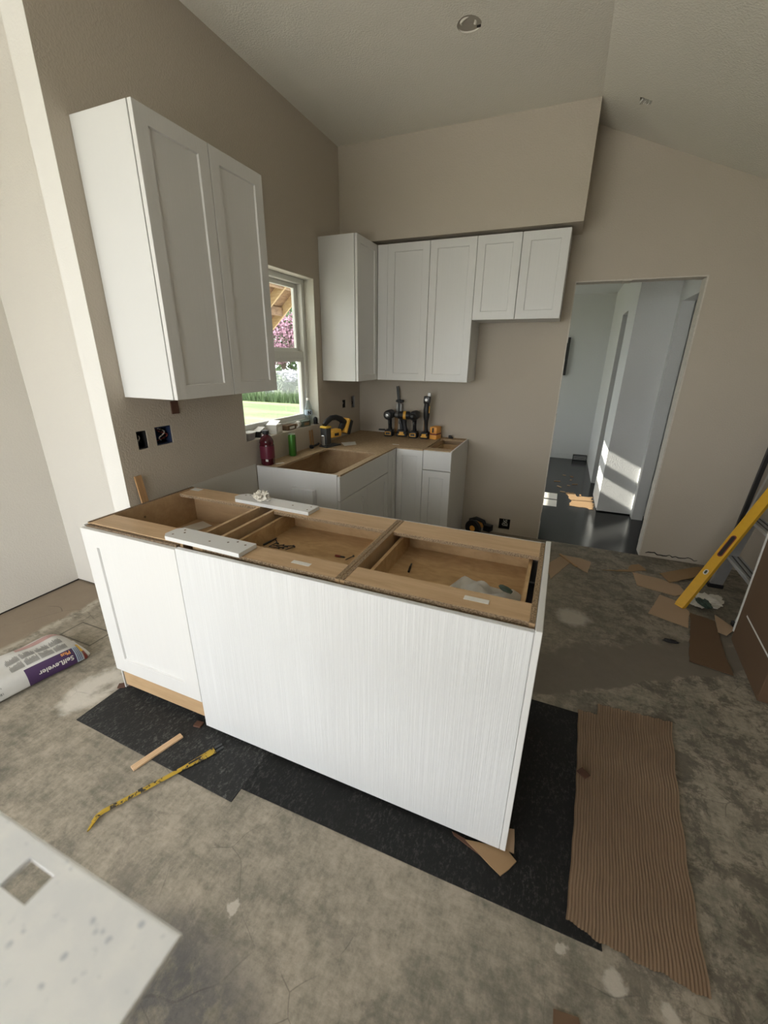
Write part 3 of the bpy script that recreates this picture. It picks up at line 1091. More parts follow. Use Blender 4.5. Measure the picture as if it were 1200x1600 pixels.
# screws and bits in the drawers
def screw_mesh(L=.05):
    bm = bmesh.new()
    prof = [(.0005, 0), (.002, .006)]
    for k in range(8):
        prof += [(.0016, .008 + k * .004), (.0024, .010 + k * .004)]
    prof += [(.0018, .042), (.0045, L - .002), (.0045, L)]
    lathe(bm, prof, 8, Matrix.Rotation(PI / 2, 4, 'Y') @ Matrix.Translation((0, 0, -L / 2)))
    return bm


ZD = .7925
sb = screw_mesh()
me0 = None
spots = [(.768, .190, -40), (.772, .155, 80), (.800, .160, 30), (.812, .148, -10), (.825, .150, 40), (.795, .135, 5), (.862, .155, 68), (.842, .172, 25), (1.139, .177, 72)]
for i, (x, y, a) in enumerate(spots):
    if me0 is None:
        o = finish('wood_screw', sb, 'darkgrey')
        me0 = o.data
    else:
        o = bpy.data.objects.new('wood_screw', me0)
        COL.objects.link(o)
    o.location = (x, y, ZD + .0046)
    o.rotation_euler = (0, 0, R(a))
    last = i == len(spots) - 1
    tag(o, 'single dark screw lying alone at the right side of the middle drawer' if last else 'dark screw in the loose cluster at the left of the middle drawer', 'screw', None if last else 'screws clustered in the middle drawer')
for nm, lab, x, y, a, L, mt in (('drill_bit', 'long dark drill bit beside the screw cluster in the middle drawer', .742, .180, 84, .085, 'darkgrey'),
                                ('driver_bit', 'short red-handled driver bit lying in the right of the middle drawer', 1.098, .173, 3, .045, 'brickred'),
                                ('marker_pencil', 'black marker pencil lying in the right-hand island drawer', 1.396, .200, 100, .075, 'black')):
    t = thing(nm, lab, nm.split('_')[1], (x, y, ZD + .005), R(a))
    bm = bmesh.new()
    lathe(bm, [(.0045, 0), (.0045, L * .5), (.0048, L * .52)], 10, Matrix.Rotation(PI / 2, 4, 'Y') @ Matrix.Translation((0, 0, -L / 2)))
    finish('shank', bm, mt, t, True)
    bm = bmesh.new()
    lathe(bm, [(.0034, L * .52), (.0034, L * .9), (.0006, L)], 10, Matrix.Rotation(PI / 2, 4, 'Y') @ Matrix.Translation((0, 0, -L / 2)))
    finish('tip', bm, 'darkgrey', t, True)
# white film in the right drawer
bm = bmesh.new()
n_, m_ = 26, 16
gr = []
rnd = random.Random(5)
out_pts = lambda u: .05 * math.sin(u * 9) + .02 * math.sin(u * 23)
for i in range(n_ + 1):
    row = []
    for j in range(m_ + 1):
        u, v = i / n_, j / m_
        x = 1.562 + u * .260
        prof = ((0, .09), (.18, .205), (.36, .185), (.60, .172), (.85, .176), (1.0, .160))
        for (ua, ta), (ub, tb) in zip(prof, prof[1:]):
            if ua <= u <= ub:
                top = ta + (tb - ta) * (u - ua) / (ub - ua)
        y = -.05 + v * (top + .05)
        e = min(1, 6 * min(u, 1 - u, 1 - v + .05))
        z = ZD + .0035 + e * (.016 + .010 * math.sin(9 * u + 5 * v) + .008 * math.sin(17 * u - 8 * v) + .005 * math.sin(31 * v + 11 * u))
        row.append(bm.verts.new((x, y, z)))
    gr.append(row)
for i in range(n_):
    for j in range(m_):
        bm.faces.new((gr[i][j], gr[i + 1][j], gr[i + 1][j + 1], gr[i][j + 1]))
bmesh.ops.solidify(bm, geom=bm.faces[:], thickness=.0015)
o = finish('plastic_film', bm, 'film', None, True)
tag(o, 'crumpled white plastic film lying in the right-hand island drawer', 'film')
bm = bmesh.new()
crumple(bm, .032, .014, .010, 11, 2, .3)
o = finish('plastic_clip', bm, 'greendark', None, True)
o.location = (1.772, .115, ZD + .036)
o.rotation_euler = (0, 0, R(-35))
tag(o, 'small dark green plastic piece on the white film in the drawer', 'clip')

# ------------------------------------------------------------------ floor coverings
Z = 0.0
bm = bmesh.new()
prism(bm, [(.012, -.388), (.925, -.408), (.905, .40), (.02, .40)], 0.0005, .004)
tag(finish('floor_mat', bm, 'mat_a'), 'grey-black sheet mat under the left end of the island', 'mat')
bm = bmesh.new()
prism(bm, [(.918, -.352), (2.185, -.332), (2.15, .566), (.93, .58)], 0.0006, .0034)
tag(finish('floor_mat', bm, 'mat_b'), 'larger black sheet mat under the right end of the island', 'mat')

# corrugated cardboard sheet, real flutes running along y
bm = bmesh.new()
W_, nW = 70, 6
outl = lambda v: 0


def edge_l(v):   # left edge x at y fraction v (0 front .. 1 back)
    return 2.087 + .050 * v + .008 * math.sin(v * 3.2) + .0012 * math.sin(v * 41)


def edge_r(v):
    return 2.440 + .095 * v - .035 * math.sin(v * PI) * .4 + .003 * math.sin(v * 33)


rows = 26
cols = 37 * 6
gr = []
for j in range(rows + 1):
    v = j / rows
    row = []
    for i in range(cols + 1):
        u = i / cols
        yb_ = -.300 - .040 * u + .003 * math.sin(u * 20) + .002 * math.sin(u * 47) - .006 * math.sin(u * 5)
        yt_ = .575 + (.075 if u > .22 else .004) + .02 * u + .003 * math.sin(u * 60)
        x = edge_l(v) + u * (edge_r(v) - edge_l(v))
        y = yb_ + v * (yt_ - yb_)
        z = .0115 + 0.0015 * math.cos(u * 37 * 2 * PI) + .003 * math.sin(u * 4 + v * 6) * math.sin(v * 3)
        row.append(bm.verts.new((x, y, max(z, .0052))))
    gr.append(row)
for j in range(rows):
    for i in range(cols):
        bm.faces.new((gr[j][i], gr[j][i + 1], gr[j + 1][i + 1], gr[j + 1][i]))
bmesh.ops.solidify(bm, geom=bm.faces[:], thickness=.0035)
tag(finish('cardboard_sheet', bm, 'card', None, True), 'long ribbed cardboard sheet lying on the floor right of the island', 'cardboard')


def flat(name, label, pts, mat, z, h=.004, cat='cardboard', wob=.003, lift=0.0):
    """ragged flat piece: outline subdivided and roughened, with a slight curl"""
    rnd = random.Random(len(label) + int(pts[0][0] * 1000))
    P = []
    for a, b in zip(pts, pts[1:] + pts[:1]):
        n = max(1, int((Vector(b) - Vector(a)).length / .035))
        for k in range(n):
            q = Vector(a).lerp(Vector(b), k / n)
            s = 0 if k == 0 else wob
            P.append((q.x + rnd.uniform(-s, s), q.y + rnd.uniform(-s, s)))
    cx = sum(p[0] for p in P) / len(P)
    cy = sum(p[1] for p in P) / len(P)
    bm = bmesh.new()
    prism(bm, [(p[0] - cx, p[1] - cy) for p in P], 0, h)
    o = finish(name, bm, mat)
    o.location = (cx, cy, z)
    return tag(o, label, cat)


flat('cardboard_scrap', 'small ribbed cardboard scrap on the floor at the bottom edge of the photo', [(2.06, -.505), (2.12, -.497), (2.14, -.56), (2.06, -.57)], 'card_dark', .001)
flat('cardboard_scrap', 'tan cardboard scrap sticking out from under the right corner of the island', [(1.765, -.200), (1.90, -.175), (1.935, -.200), (1.892, -.262), (1.855, -.245)], 'card_lite', .0095, .004)
flat('cardboard_scrap', 'tan cardboard scrap beside the right end panel of the island', [(1.86, -.11), (1.918, -.095), (1.925, -.175), (1.87, -.18)], 'card', .0045, .004)
flat('composite_shim', 'thin brown shim under the front edge of the island, by the tan scrap', [(1.715, -.188), (1.83, -.205), (1.82, -.225), (1.725, -.198)], 'brownshim', .0045, .004, 'shim', .0)
for i, (x, y, a, lab) in enumerate(((.014, -.163, 35, 'outer brown square shim at the left corner of the island'), (.046, -.134, 35, 'inner brown square shim at the left corner of the island'),
                                    (.548, -.192, 8, 'brown square shim where the white door meets the large island panel'))):
    o = bx('composite_shim', (-.018, .018, -.015, .015, 0, .008), 'brownshim', None, .001)
    o.location = (x, y, .0048)
    o.rotation_euler = (0, 0, R(a))
    tag(o, lab, 'shim')
o = bx('composite_shim', (-.020, .020, -.017, .017, 0, .004), 'brownshim', None, .001)
o.location = (2.150, .228, .0145)
o.rotation_euler = (0, 0, R(-40))
tag(o, 'small brown square chip on the edge of the ribbed cardboard sheet', 'shim')

# pale wood stick
o = bx('wood_stick', (-.102, .102, -.0135, .0135, 0, .009), 'pine', None, .001)
o.location = (.497, -.364, .0045)
o.rotation_euler = (0, 0, R(74))
tag(o, 'pale wooden stick lying across the edge of the grey-black mat', 'stick')

# pry bar
t = thing('pry_bar', 'yellow pry bar with chipped paint lying on the concrete floor', 'pry bar', (.545, -.62, .0045))
pth = [(.168, .352), (.150, .312), (.110, .235), (.070, .160), (.030, .085), (.000, .030), (-.018, -.002), (-.022, -.022), (-.016, -.040)]
bm = bmesh.new()
rings = []
for i, (x, y) in enumerate(pth):
    p = Vector((x, y, 0))
    a = Vector((*pth[max(i - 1, 0)], 0))
    b = Vector((*pth[min(i + 1, len(pth) - 1)], 0))
    d = (b - a).normalized()
    s = Vector((-d.y, d.x, 0))
    wv = [.0165, .0150, .0095, .0095, .0095, .0095, .0095, .0090, .0080][i]
    zz = [.006, .008, .012, .012, .012, .013, .013, .012, .008][i]
    sec = []
    for k in range(6):
        an = 2 * PI * k / 6
        sec.append(bm.verts.new(p + s * math.cos(an) * wv + Vector((0, 0, .0065 + math.sin(an) * zz * .5 + .001))))
    rings.append(sec)
for a, b in zip(rings, rings[1:]):
    for k in range(6):
        bm.faces.new((a[k], a[(k + 1) % 6], b[(k + 1) % 6], b[k]))
bm.faces.new(rings[0][::-1])
bm.faces.new(rings[-1])
finish('shaft', bm, 'pry', t, True)
for s in (-1, 1):
    bm = bmesh.new()
    box(bm, -.006, .006, 0, .03, 0, .006, .001, Matrix.Translation((.171 + s * .009, .356 - s * .004, .004)) @ Matrix.Rotation(R(-26 + s * 4), 4, 'Z'))
    finish('claw_tip', bm, 'darkgrey', t)
bm = bmesh.new()
prism(bm, [(-.005, 0), (.005, 0), (.004, -.028), (0, -.036), (-.003, -.028)], 0, .005, Matrix.Translation((-.017, -.036, .002)) @ Matrix.Rotation(R(20), 4, 'Z'))
finish('hook_tip', bm, 'pry', t)
bm = bmesh.new()
box(bm, -.004, .004, -.022, .022, 0, .001, 0, Matrix.Translation((.132, .278, .0130)) @ Matrix.Rotation(R(-26), 4, 'Z'))
finish('nail_slot', bm, 'black', t)
bm = bmesh.new()
box(bm, -.006, .006, -.008, .008, 0, .0008, 0, Matrix.Translation((.040, .105, .0140)) @ Matrix.Rotation(R(-27), 4, 'Z'))
finish('stamp', bm, 'black', t)

# ------------------------------------------------------------------ bag of levelling compound
BL, BW, BH = .70, .285, .115


def bag_sec(a):
    e = min(a, BL - a)
    k = max(0.0, min(1.0, e / .11))
    k = math.sin(k * PI / 2)
    h = .012 + (BH - .012) * k
    w_ = BW * (1.0 - .10 * (1 - k)) * (1 + .015 * math.sin(a * 17))
    if e < .03:
        h = max(.008, h * e / .03)
        w_ *= .80 + .2 * e / .03
    return w_, h


def bag_pt(a, ph, off=0.0):
    w_, h = bag_sec(a)
    ex = .62
    c, s = math.cos(ph), math.sin(ph)
    x = (w_ / 2 + off) * math.copysign(abs(c) ** ex, c)
    zc_ = .22 * h
    z = zc_ + ((h - zc_ + off) if s > 0 else zc_) * math.copysign(abs(s) ** ex, s)
    z += .004 * math.sin(a * 31 + x * 20) * (s > 0) * abs(s)
    return Vector((x, -a, max(z, 0)))


def bag_uv(a, v, off=.0012):
    """v: metres round the girth from the lower front edge upward and over the top"""
    pts = [bag_pt(a, -.35 + k * (PI * 1.5) / 60) for k in range(61)]
    acc = 0
    for k in range(60):
        d = (pts[k + 1] - pts[k]).length
        if acc + d >= v or k == 59:
            f = min(1, (v - acc) / max(d, 1e-6))
            ph = -.35 + (k + f) * (PI * 1.5) / 60
            return bag_pt(a, ph, off)
        acc += d


t = thing('compound_bag', 'white sack of floor levelling compound with a purple printed panel on the concrete', 'bag', (-.478, -.045, .001), R(-10))
bm = bmesh.new()
gr = []
nA, nP = 48, 36
for i in range(nA + 1):
    a = BL * i / nA
    gr.append([bm.verts.new(bag_pt(a, 2 * PI * k / nP)) for k in range(nP)])
for i in range(nA):
    for k in range(nP):
        bm.faces.new((gr[i][k], gr[i][(k + 1) % nP], gr[i + 1][(k + 1) % nP], gr[i + 1][k]))
bm.faces.new(gr[0][::-1])
bm.faces.new(gr[-1])
finish('sack', bm, 'bagwhite', t, True)


def bag_patch(name, a0, a1, v0, v1, mat, off=.0012, n=10, m=6):
    bm = bmesh.new()
    g = [[bm.verts.new(bag_uv(a0 + (a1 - a0) * i / n, v0 + (v1 - v0) * j / m, off)) for j in range(m + 1)] for i in range(n + 1)]
    for i in range(n):
        for j in range(m):
            bm.faces.new((g[i][j], g[i + 1][j], g[i + 1][j + 1], g[i][j + 1]))
    return finish(name, bm, mat, t, True)


def bag_text(name, txt, size, a, v, mat, off=.0026):
    me = text_mesh(txt, size, 0, .0006)
    bm = bmesh.new()
    bm.from_mesh(me)
    for ax, st, n_ in ((1, .004, 14), (0, .010, 34)):
        for k in range(-3, n_):
            co = Vector((0, 0, 0))
            co[ax] = k * st + .0013
            no = Vector((0, 0, 0))
            no[ax] = 1
            bmesh.ops.bisect_plane(bm, geom=bm.verts[:] + bm.edges[:] + bm.faces[:], plane_co=co, plane_no=no)
    bmesh.ops.triangulate(bm, faces=bm.faces[:])
    for q in bm.verts:
        q.co = bag_uv(a + q.co.x, v - q.co.y, off)
    return finish(name, bm, mat, t)


bag_patch('purple_panel', .075, .285, .004, .098, 'purple')
bag_patch('logo_panel', .045, .075, .008, .102, 'printblue')
for k in range(3):
    bag_patch('logo_stripe', .05 + k * .008, .053 + k * .008, .015, .095, 'purple', .002)
bag_patch('logo_figure', .020, .046, .055, .118, 'printyellow', .0022)
bag_patch('logo_figure', .020, .040, .004, .055, 'brickred', .0024)
bag_text('lettering', 'SelfLeveler', .035, .086, .058, 'paper')
bag_text('lettering', 'Plus', .027, .090, .090, 'printorange')
rnd = random.Random(4)
bm = bmesh.new()
for cblk in range(2):
    for b_ in range(4):
        a0 = .085 + b_ * .062
        v0 = .114 + cblk * .058
        for ln in range(12):
            aa = a0 + ln * .0046
            if aa > a0 + .052:
                break
            ve = v0 + rnd.uniform(.035, .055)
            vs_ = [bag_uv(aa, v0, .0015), bag_uv(aa, (v0 + ve) / 2, .0015), bag_uv(aa, ve, .0015)]
            ws_ = [bag_uv(aa + .0024, v0, .0015), bag_uv(aa + .0024, (v0 + ve) / 2, .0015), bag_uv(aa + .0024, ve, .0015)]
            A = [bm.verts.new(q) for q in vs_]
            B = [bm.verts.new(q) for q in ws_]
            for q in range(2):
                bm.faces.new((A[q], A[q + 1], B[q + 1], B[q]))
for ln in range(9):
    aa = .375 + ln * .0055
    A = [bm.verts.new(bag_uv(aa, v, .0015)) for v in (.11, .16, .215)]
    B = [bm.verts.new(bag_uv(aa + .0035, v, .0015)) for v in (.11, .16, .215)]
    for q in range(2):
        bm.faces.new((A[q], A[q + 1], B[q + 1], B[q]))
for ln in range(12):
    aa = .385 + ln * .0055
    A = [bm.verts.new(bag_uv(aa, v, .0015)) for v in (.03, .07)]
    B = [bm.verts.new(bag_uv(aa + (.002 + .002 * (ln % 2)), v, .0015)) for v in (.03, .07)]
    bm.faces.new((A[0], A[1], B[1], B[0]))
o = finish('small_print', bm, 'print', t)
o['kind'] = 'stuff'
bag_patch('pink_band', .03, .26, .262, .305, 'pinkprint')

# ------------------------------------------------------------------ tools on the counters
ZK = ZCB + .013     # top of the counter underlay


def battery(par, yl=.055):
    bm = bmesh.new()
    box(bm, -.038, .038, -.048, .048, 0, .038, .006, None, 2)
    b = finish('battery', bm, 'black', par, True)
    bm = bmesh.new()
    box(bm, -.034, .034, -.044, .044, .038, .058, .005, None, 2)
    finish('battery_top', bm, 'black', b, True)
    return b


def badge(par, kind, rz=0.0):
    bm = bmesh.new()
    f = -.0485
    if kind == 'ring':
        for dm in ((-.024, .024, f - .003, f, .040, .046), (-.028, .028, f - .003, f, .014, .020), (-.029, -.022, f - .003, f, .016, .044), (.020, .027, f - .003, f, .016, .044)):
            box(bm, *dm, .001)
    else:
        box(bm, -.020, .020, f - .003, f + .006, .028, .046, .002)
        box(bm, -.030, .030, f - .003, f + .006, .014, .027, .002)
    if rz:
        bm.transform(Matrix.Translation((-.0105, 0, 0)) @ Matrix.Rotation(rz, 4, 'Z'))
    finish('yellow_badge', bm, 'yellow', par)


def handle(par, z1=.155, tilt=.02):
    bm = bmesh.new()
    pr = [(.0, .052, .020, .027), (.35, .085, .0165, .022), (.7, .12, .018, .024), (1, z1, .020, .030)]
    rings = []
    for f, z, rx, ry in pr:
        rings.append([bm.verts.new((rx * math.cos(2 * PI * k / 14), .012 - tilt * (1 - f) * -1 + ry * math.sin(2 * PI * k / 14), z)) for k in range(14)])
    for a, b in zip(rings, rings[1:]):
        for k in range(14):
            bm.faces.new((a[k], a[(k + 1) % 14], b[(k + 1) % 14], b[k]))
    bm.faces.new(rings[0][::-1])
    bm.faces.new(rings[-1])
    return finish('handle', bm, 'black', par, True)


RX = Matrix.Rotation(PI / 2, 4, 'X')   # z -> -y


def head(par, z, prof, mat, name, seg=20):
    bm = bmesh.new()
    lathe(bm, prof, seg, Matrix.Translation((0, 0, z)) @ RX)
    return finish(name, bm, mat, par, True)


def drill(label, x, y, rz, kind):
    t = thing('cordless_drill', label, 'drill', (x, y, ZK), R(rz))
    battery(t)
    badge(t, 'ring' if kind in (0, 2) else 'block', PI / 2 if kind == 1 else 0)
    handle(t)
    bm = bmesh.new()
    box(bm, -.006, .006, -.034, -.012, .115, .145, .004, None, 2)
    finish('trigger', bm, 'darkgrey', t, True)
    if kind == 0:
        head(t, .198, [(.030, -.06), (.041, -.055), (.043, .0), (.043, .055), (.038, .060)], 'black', 'motor_housing')
        head(t, .198, [(.036, .060), (.030, .075), (.022, .078)], 'darkgrey', 'nose')
        head(t, .198, [(.020, .078), (.014, .095), (.007, .096)], 'steel', 'bit_holder')
        o = bx('belt_hook', (-.095, -.036, -.040, -.010, .050, .064), 'black', t, .003)
    elif kind == 1:
        head(t, .195, [(.030, -.07), (.037, -.066), (.037, .0), (.034, .035), (.030, .040)], 'black', 'motor_housing')
        head(t, .195, [(.0375, -.035), (.0385, -.033), (.0385, -.012), (.0375, -.010)], 'yellow', 'yellow_band')
        head(t, .195, [(.028, .040), (.020, .070), (.010, .076)], 'steel', 'nose')
    else:
        head(t, .200, [(.028, -.08), (.040, -.074), (.044, -.02), (.042, .035), (.036, .045)], 'darkgrey', 'motor_housing')
        head(t, .200, [(.037, .045), (.037, .062), (.033, .065)], 'black', 'torque_ring')
        head(t, .200, [(.028, .065), (.027, .090), (.018, .108), (.009, .112)], 'blackgloss', 'chuck')
    return t


drill('black impact driver with a belt hook at the left end of the tool row', .388, 2.478, 6, 0)
drill('black cordless driver second from the left in the tool row, beside the bar clamp', .506, 2.505, -80, 1)
drill('black cordless drill with a keyless chuck, third from the left in the tool row', .628, 2.490, 6, 2)
t = thing('oscillating_tool', 'tall slim black cordless tool standing upright at the right of the drills', 'power tool', (.738, 2.495, ZK))
battery(t)
badge(t, 'block')
handle(t, .17, .01)
bm = bmesh.new()
lathe(bm, [(.021, .165), (.027, .20), (.029, .255), (.024, .30), (.026, .315)], 16, Matrix.Translation((0, .012, 0)), .8)
finish('body', bm, 'black', t, True)
bm = bmesh.new()
box(bm, -.024, .030, -.022, .036, .312, .375, .005, None, 2)
finish('head', bm, 'blackgloss', t, True)
bm = bmesh.new()
box(bm, .006, .034, .0, .03, .375, .405, .002)
finish('sanding_pad', bm, 'tapegrey', t)
bm = bmesh.new()
lathe(bm, [(.012, 0), (.012, .006)], 14, Matrix.Translation((.002, -.022, .345)) @ RX)
finish('blade_bolt', bm, 'steel', t, True)
bx('yellow_stripe', (.026, .031, -.01, .006, .23, .29), 'yellow', t, .001)
# bar clamp leaning on the wall behind
t = thing('bar_clamp', 'dark bar clamp standing behind the left drills with its bar pointing up', 'clamp', (.44, 2.60, ZK), 0)
bm = bmesh.new()
box(bm, -.012, .012, -.004, .004, .0, .445, 0, Matrix.Rotation(R(-7), 4, 'Y') @ Matrix.Translation((.03, 0, 0)))
finish('bar', bm, 'darkgrey', t)
bm = bmesh.new()
box(bm, -.035, .04, -.014, .014, .30, .322, .004)
finish('jaw', bm, 'black', t)
bm = bmesh.new()
box(bm, -.030, -.010, -.012, .012, .19, .29, .003)
box(bm, .008, .026, -.012, .012, .19, .29, .003)
finish('slide_housing', bm, 'steel', t)
bm = bmesh.new()
box(bm, -.034, .032, -.016, .016, .155, .192, .005)
finish('trigger_grip', bm, 'black', t)
# orange laser level
t = thing('laser_level', 'orange box-shaped laser level at the right end of the tool row', 'laser level', (.825, 2.515, ZK), R(-12))
bm = bmesh.new()
box(bm, -.036, .036, -.045, .055, 0, .042, .006, None, 2)
finish('base', bm, 'orange', t, True)
bm = bmesh.new()
box(bm, -.036, .036, -.045, .055, .050, .112, .010, None, 2)
finish('body', bm, 'orange', t, True)
bx('seam_band', (-.034, .034, -.043, .053, .040, .052), 'brickred', t)
bx('laser_window', (-.008, .008, -.0465, -.043, .060, .104), 'blackgloss', t, .001)
bx('trim_strip', (.012, .022, -.0462, -.043, .060, .104), 'printorange', t)
# wooden shims against the back wall
for x, h, lab in ((.395, .16, 'thin wooden shim against the back wall behind the leftmost drill'), (.690, .165, 'thin wooden shim against the back wall between the third drill and slim tool')):
    o = bx('wood_shim', (-.016, .016, -.004, .004, 0, h), 'shimwood')
    o.location = (x, D - .012, ZK)
    o.rotation_euler = (R(-2), 0, 0)
    tag(o, lab, 'shim')
t = thing('cable_plug', 'tiny black plug lying against the back wall right of the laser level', 'plug', (.945, 2.600, ZK))
bm = bmesh.new()
box(bm, -.014, .014, -.012, .012, 0, .026, .005, None, 2)
finish('body', bm, 'black', t, True)
bm = bmesh.new()
box(bm, .010, .030, -.008, .008, .0, .012, .003)
finish('tail', bm, 'black', t)

# jigsaw by the sink hole: local +x runs along the tool, turned onto world +y
t = thing('jigsaw', 'yellow and black cordless jigsaw standing at the back corner of the sink cut-out', 'jigsaw', (.105, 1.735, ZK), R(76))
sc_ = 1.28
t.scale = (sc_, sc_, sc_)
bm = bmesh.new()
box(bm, -.005, .130, -.036, .036, 0, .007, .002)
box(bm, .0, .08, -.026, .026, .006, .016, .002)
finish('shoe', bm, 'darkgrey', t)
bm = bmesh.new()
box(bm, .004, .050, -.027, .027, .016, .125, .008, None, 2)
finish('gear_housing', bm, 'darkgrey', t, True)
bm = bmesh.new()
box(bm, -.004, .010, -.012, .012, .012, .075, .003)
finish('blade_guard', bm, 'steel', t)
bm = bmesh.new()
box(bm, .045, .150, -.029, .029, .052, .104, .012, None, 3)
finish('motor_body', bm, 'yellow', t, True)
bm = bmesh.new()
box(bm, .0, .055, -.028, .028, .118, .132, .006, None, 2)
finish('yellow_collar', bm, 'printyellow', t, True)
bm = bmesh.new()
tube(bm, [(.012, 0, .138), (.040, 0, .158), (.080, 0, .176), (.125, 0, .176), (.170, 0, .160), (.200, 0, .135)], [.014, .018, .017, .017, .020, .022], 12)
tube(bm, [(.196, 0, .142), (.180, 0, .112), (.158, 0, .090)], [.020, .020, .016], 12)
finish('handle', bm, 'black', t, True)
bx('name_plate', (.078, .118, .0285, .0298, .064, .082), 'black', t)
bx('name_plate', (.078, .118, -.0298, -.0285, .064, .082), 'black', t)
mx = Matrix.Translation((.205, 0, .118)) @ Matrix.Rotation(R(22), 4, 'Y')
bm = bmesh.new()
box(bm, -.004, .016, -.030, .030, -.050, .048, .004, mx, 2)
finish('battery_mount', bm, 'yellow', t, True)
bm = bmesh.new()
box(bm, .016, .046, -.033, .033, -.052, .046, .008, mx, 2)
finish('battery', bm, 'black', t, True)
# small things near the jigsaw
flat('paper_offcut', 'white offcut of paper on the counter behind the jigsaw', [(.235, 1.86), (.30, 1.95), (.235, 2.06), (.15, 1.96)], 'paper', ZK + .0004, .0025, 'paper', 0)
bm = bmesh.new()
prism(bm, [(-.03, -.006), (.03, -.008), (.028, .006), (-.028, .008)], 0, .0015)
o = finish('paper_scrap', bm, 'paper')
o.location = (.60, 2.10, ZK + .0003)
tag(o, 'tiny white paper scrap on the counter near the inner corner', 'paper')
bm = bmesh.new()
prism(bm, [(-.03, -.012), (.03, -.010), (.028, .012), (-.028, .010)], 0, .001)
o = finish('paper_scrap', bm, 'paper')
o.location = (.115, 1.13, ZK + .0003)
o.rotation_euler = (0, 0, R(60))
tag(o, 'white sticker scrap on the counter edge beside the red bottle', 'paper')
t = thing('clamp_knob', 'small black knob on the counter left of the jigsaw, by the wall', 'knob', (.045, 1.68, ZK))
bm = bmesh.new()
lathe(bm, [(.014, 0), (.018, .006), (.018, .022), (.012, .028)], 12, Matrix.Translation((0, -.025, 0)))
finish('knob', bm, 'black', t, True)
bm = bmesh.new()
tube(bm, [(0, -.02, .014), (.012, .03, .02), (.02, .055, .03)], .009, 8)
finish('stem', bm, 'black', t, True)
for y, lab in ((1.70, 'left of two thin wood strips leaning on the wall behind the jigsaw'), (1.735, 'right of two thin wood strips leaning on the wall behind the jigsaw')):
    o = bx('wood_shim', (-.003, .003, -.008, .008, 0, .135), 'shimwood')
    o.location = (.0115, y, ZK)
    o.rotation_euler = (0, R(-3), 0)
    tag(o, lab, 'shim')

# red bottle
t = thing('juice_bottle', 'dark red plastic bottle with black cap on the sink counter corner', 'bottle', (.060, 1.075, ZK))
bm = bmesh.new()
lathe(bm, [(.036, 0), (.042, .008), (.042, .135), (.040, .142), (.043, .150), (.041, .166), (.026, .196), (.018, .204), (.018, .212)], 24, None, .72)
finish('bottle', bm, 'redbottle', t, True)
bm = bmesh.new()
lathe(bm, [(.0435, .045), (.0437, .047), (.0437, .128), (.0435, .130)], 24, None, .72)
finish('label', bm, 'redlabel', t, True)
bm = bmesh.new()
lathe(bm, [(.021, .208), (.022, .210), (.022, .228), (.020, .231)], 18)
finish('cap', bm, 'black', t, True)
bx('price_tag', (.016, .036, -.0445, -.0434, .03, .045), 'paper', t)
# green can
t = thing('drink_can', 'tall slim green drink can standing on the counter below the window', 'can', (.058, 1.372, ZK))
bm = bmesh.new()
lathe(bm, [(.022, 0), (.0285, .008), (.0285, .148), (.024, .158), (.024, .160)], 24)
finish('body', bm, 'green', t, True)
bm = bmesh.new()
lathe(bm, [(.0245, .158), (.0250, .162), (.0225, .162), (.0215, .1595)], 24)
finish('lid', bm, 'alu', t, True)
bm = bmesh.new()
box(bm, .0286, .0292, -.007, .007, .012, .140)
finish('stripe', bm, 'leafgreen', t)

# ------------------------------------------------------------------ window sill
ZS = 1.0465
t = thing('water_bottle', 'clear plastic water bottle standing on the right end of the window sill', 'bottle', (-.058, 1.795, ZS))
bm = bmesh.new()
lathe(bm, [(.024, 0), (.031, .006), (.031, .05), (.029, .056), (.031, .062), (.031, .120), (.024, .158), (.0135, .182), (.0125, .198)], 22)
finish('bottle', bm, 'pet', t, True)
bm = bmesh.new()
lathe(bm, [(.0135, .194), (.0138, .196), (.0138, .209), (.012, .211)], 18)
finish('cap', bm, 'film', t, True)
bm = bmesh.new()
lathe(bm, [(.0315, .078), (.0317, .079), (.0317, .116), (.0315, .117)], 22)
lb = finish('label', bm, 'printblue', t, True)
me = text_mesh('N', .036, .001, .0016)
bm = bmesh.new()
bm.from_mesh(me)
bm.transform(Matrix.Rotation(R(42), 4, 'Z') @ Matrix.Translation((-.013, -.0330, .086)) @ Matrix.Rotation(PI / 2, 4, 'X'))
finish('letter', bm, 'black', lb)
t = thing('plastic_tub', 'clear small plastic tub at the left end of the window sill', 'tub', (-.055, 1.030, ZS))
bm = bmesh.new()
lathe(bm, [(.036, 0), (.040, .004), (.046, .042), (.047, .044)], 20, None, .6)
finish('tub', bm, 'tapegrey', t, True)
bm = bmesh.new()
lathe(bm, [(.048, .044), (.048, .050), (.040, .052)], 20, None, .6)
finish('lid', bm, 'paper', t, True)


def carton(label, x, y, w_, d_, h, rz, m1, m2, flap=True, cat='box'):
    t = thing('small_carton', label, cat, (x, y, ZS), R(rz))
    bx('box_body', (-w_ / 2, w_ / 2, -d_ / 2, d_ / 2, 0, h), m1, t, .001)
    if flap:
        bm = bmesh.new()
        box(bm, -w_ / 2, w_ / 2, 0, d_ * .8, 0, .0015, 0, Matrix.Translation((0, -d_ / 2, h)) @ Matrix.Rotation(R(16), 4, 'X'))
        finish('flap', bm, m2, t)
    bx('label_patch', (w_ / 2, w_ / 2 + .0006, -d_ * .3, d_ * .3, h * .2, h * .7), m2, t)
    return t


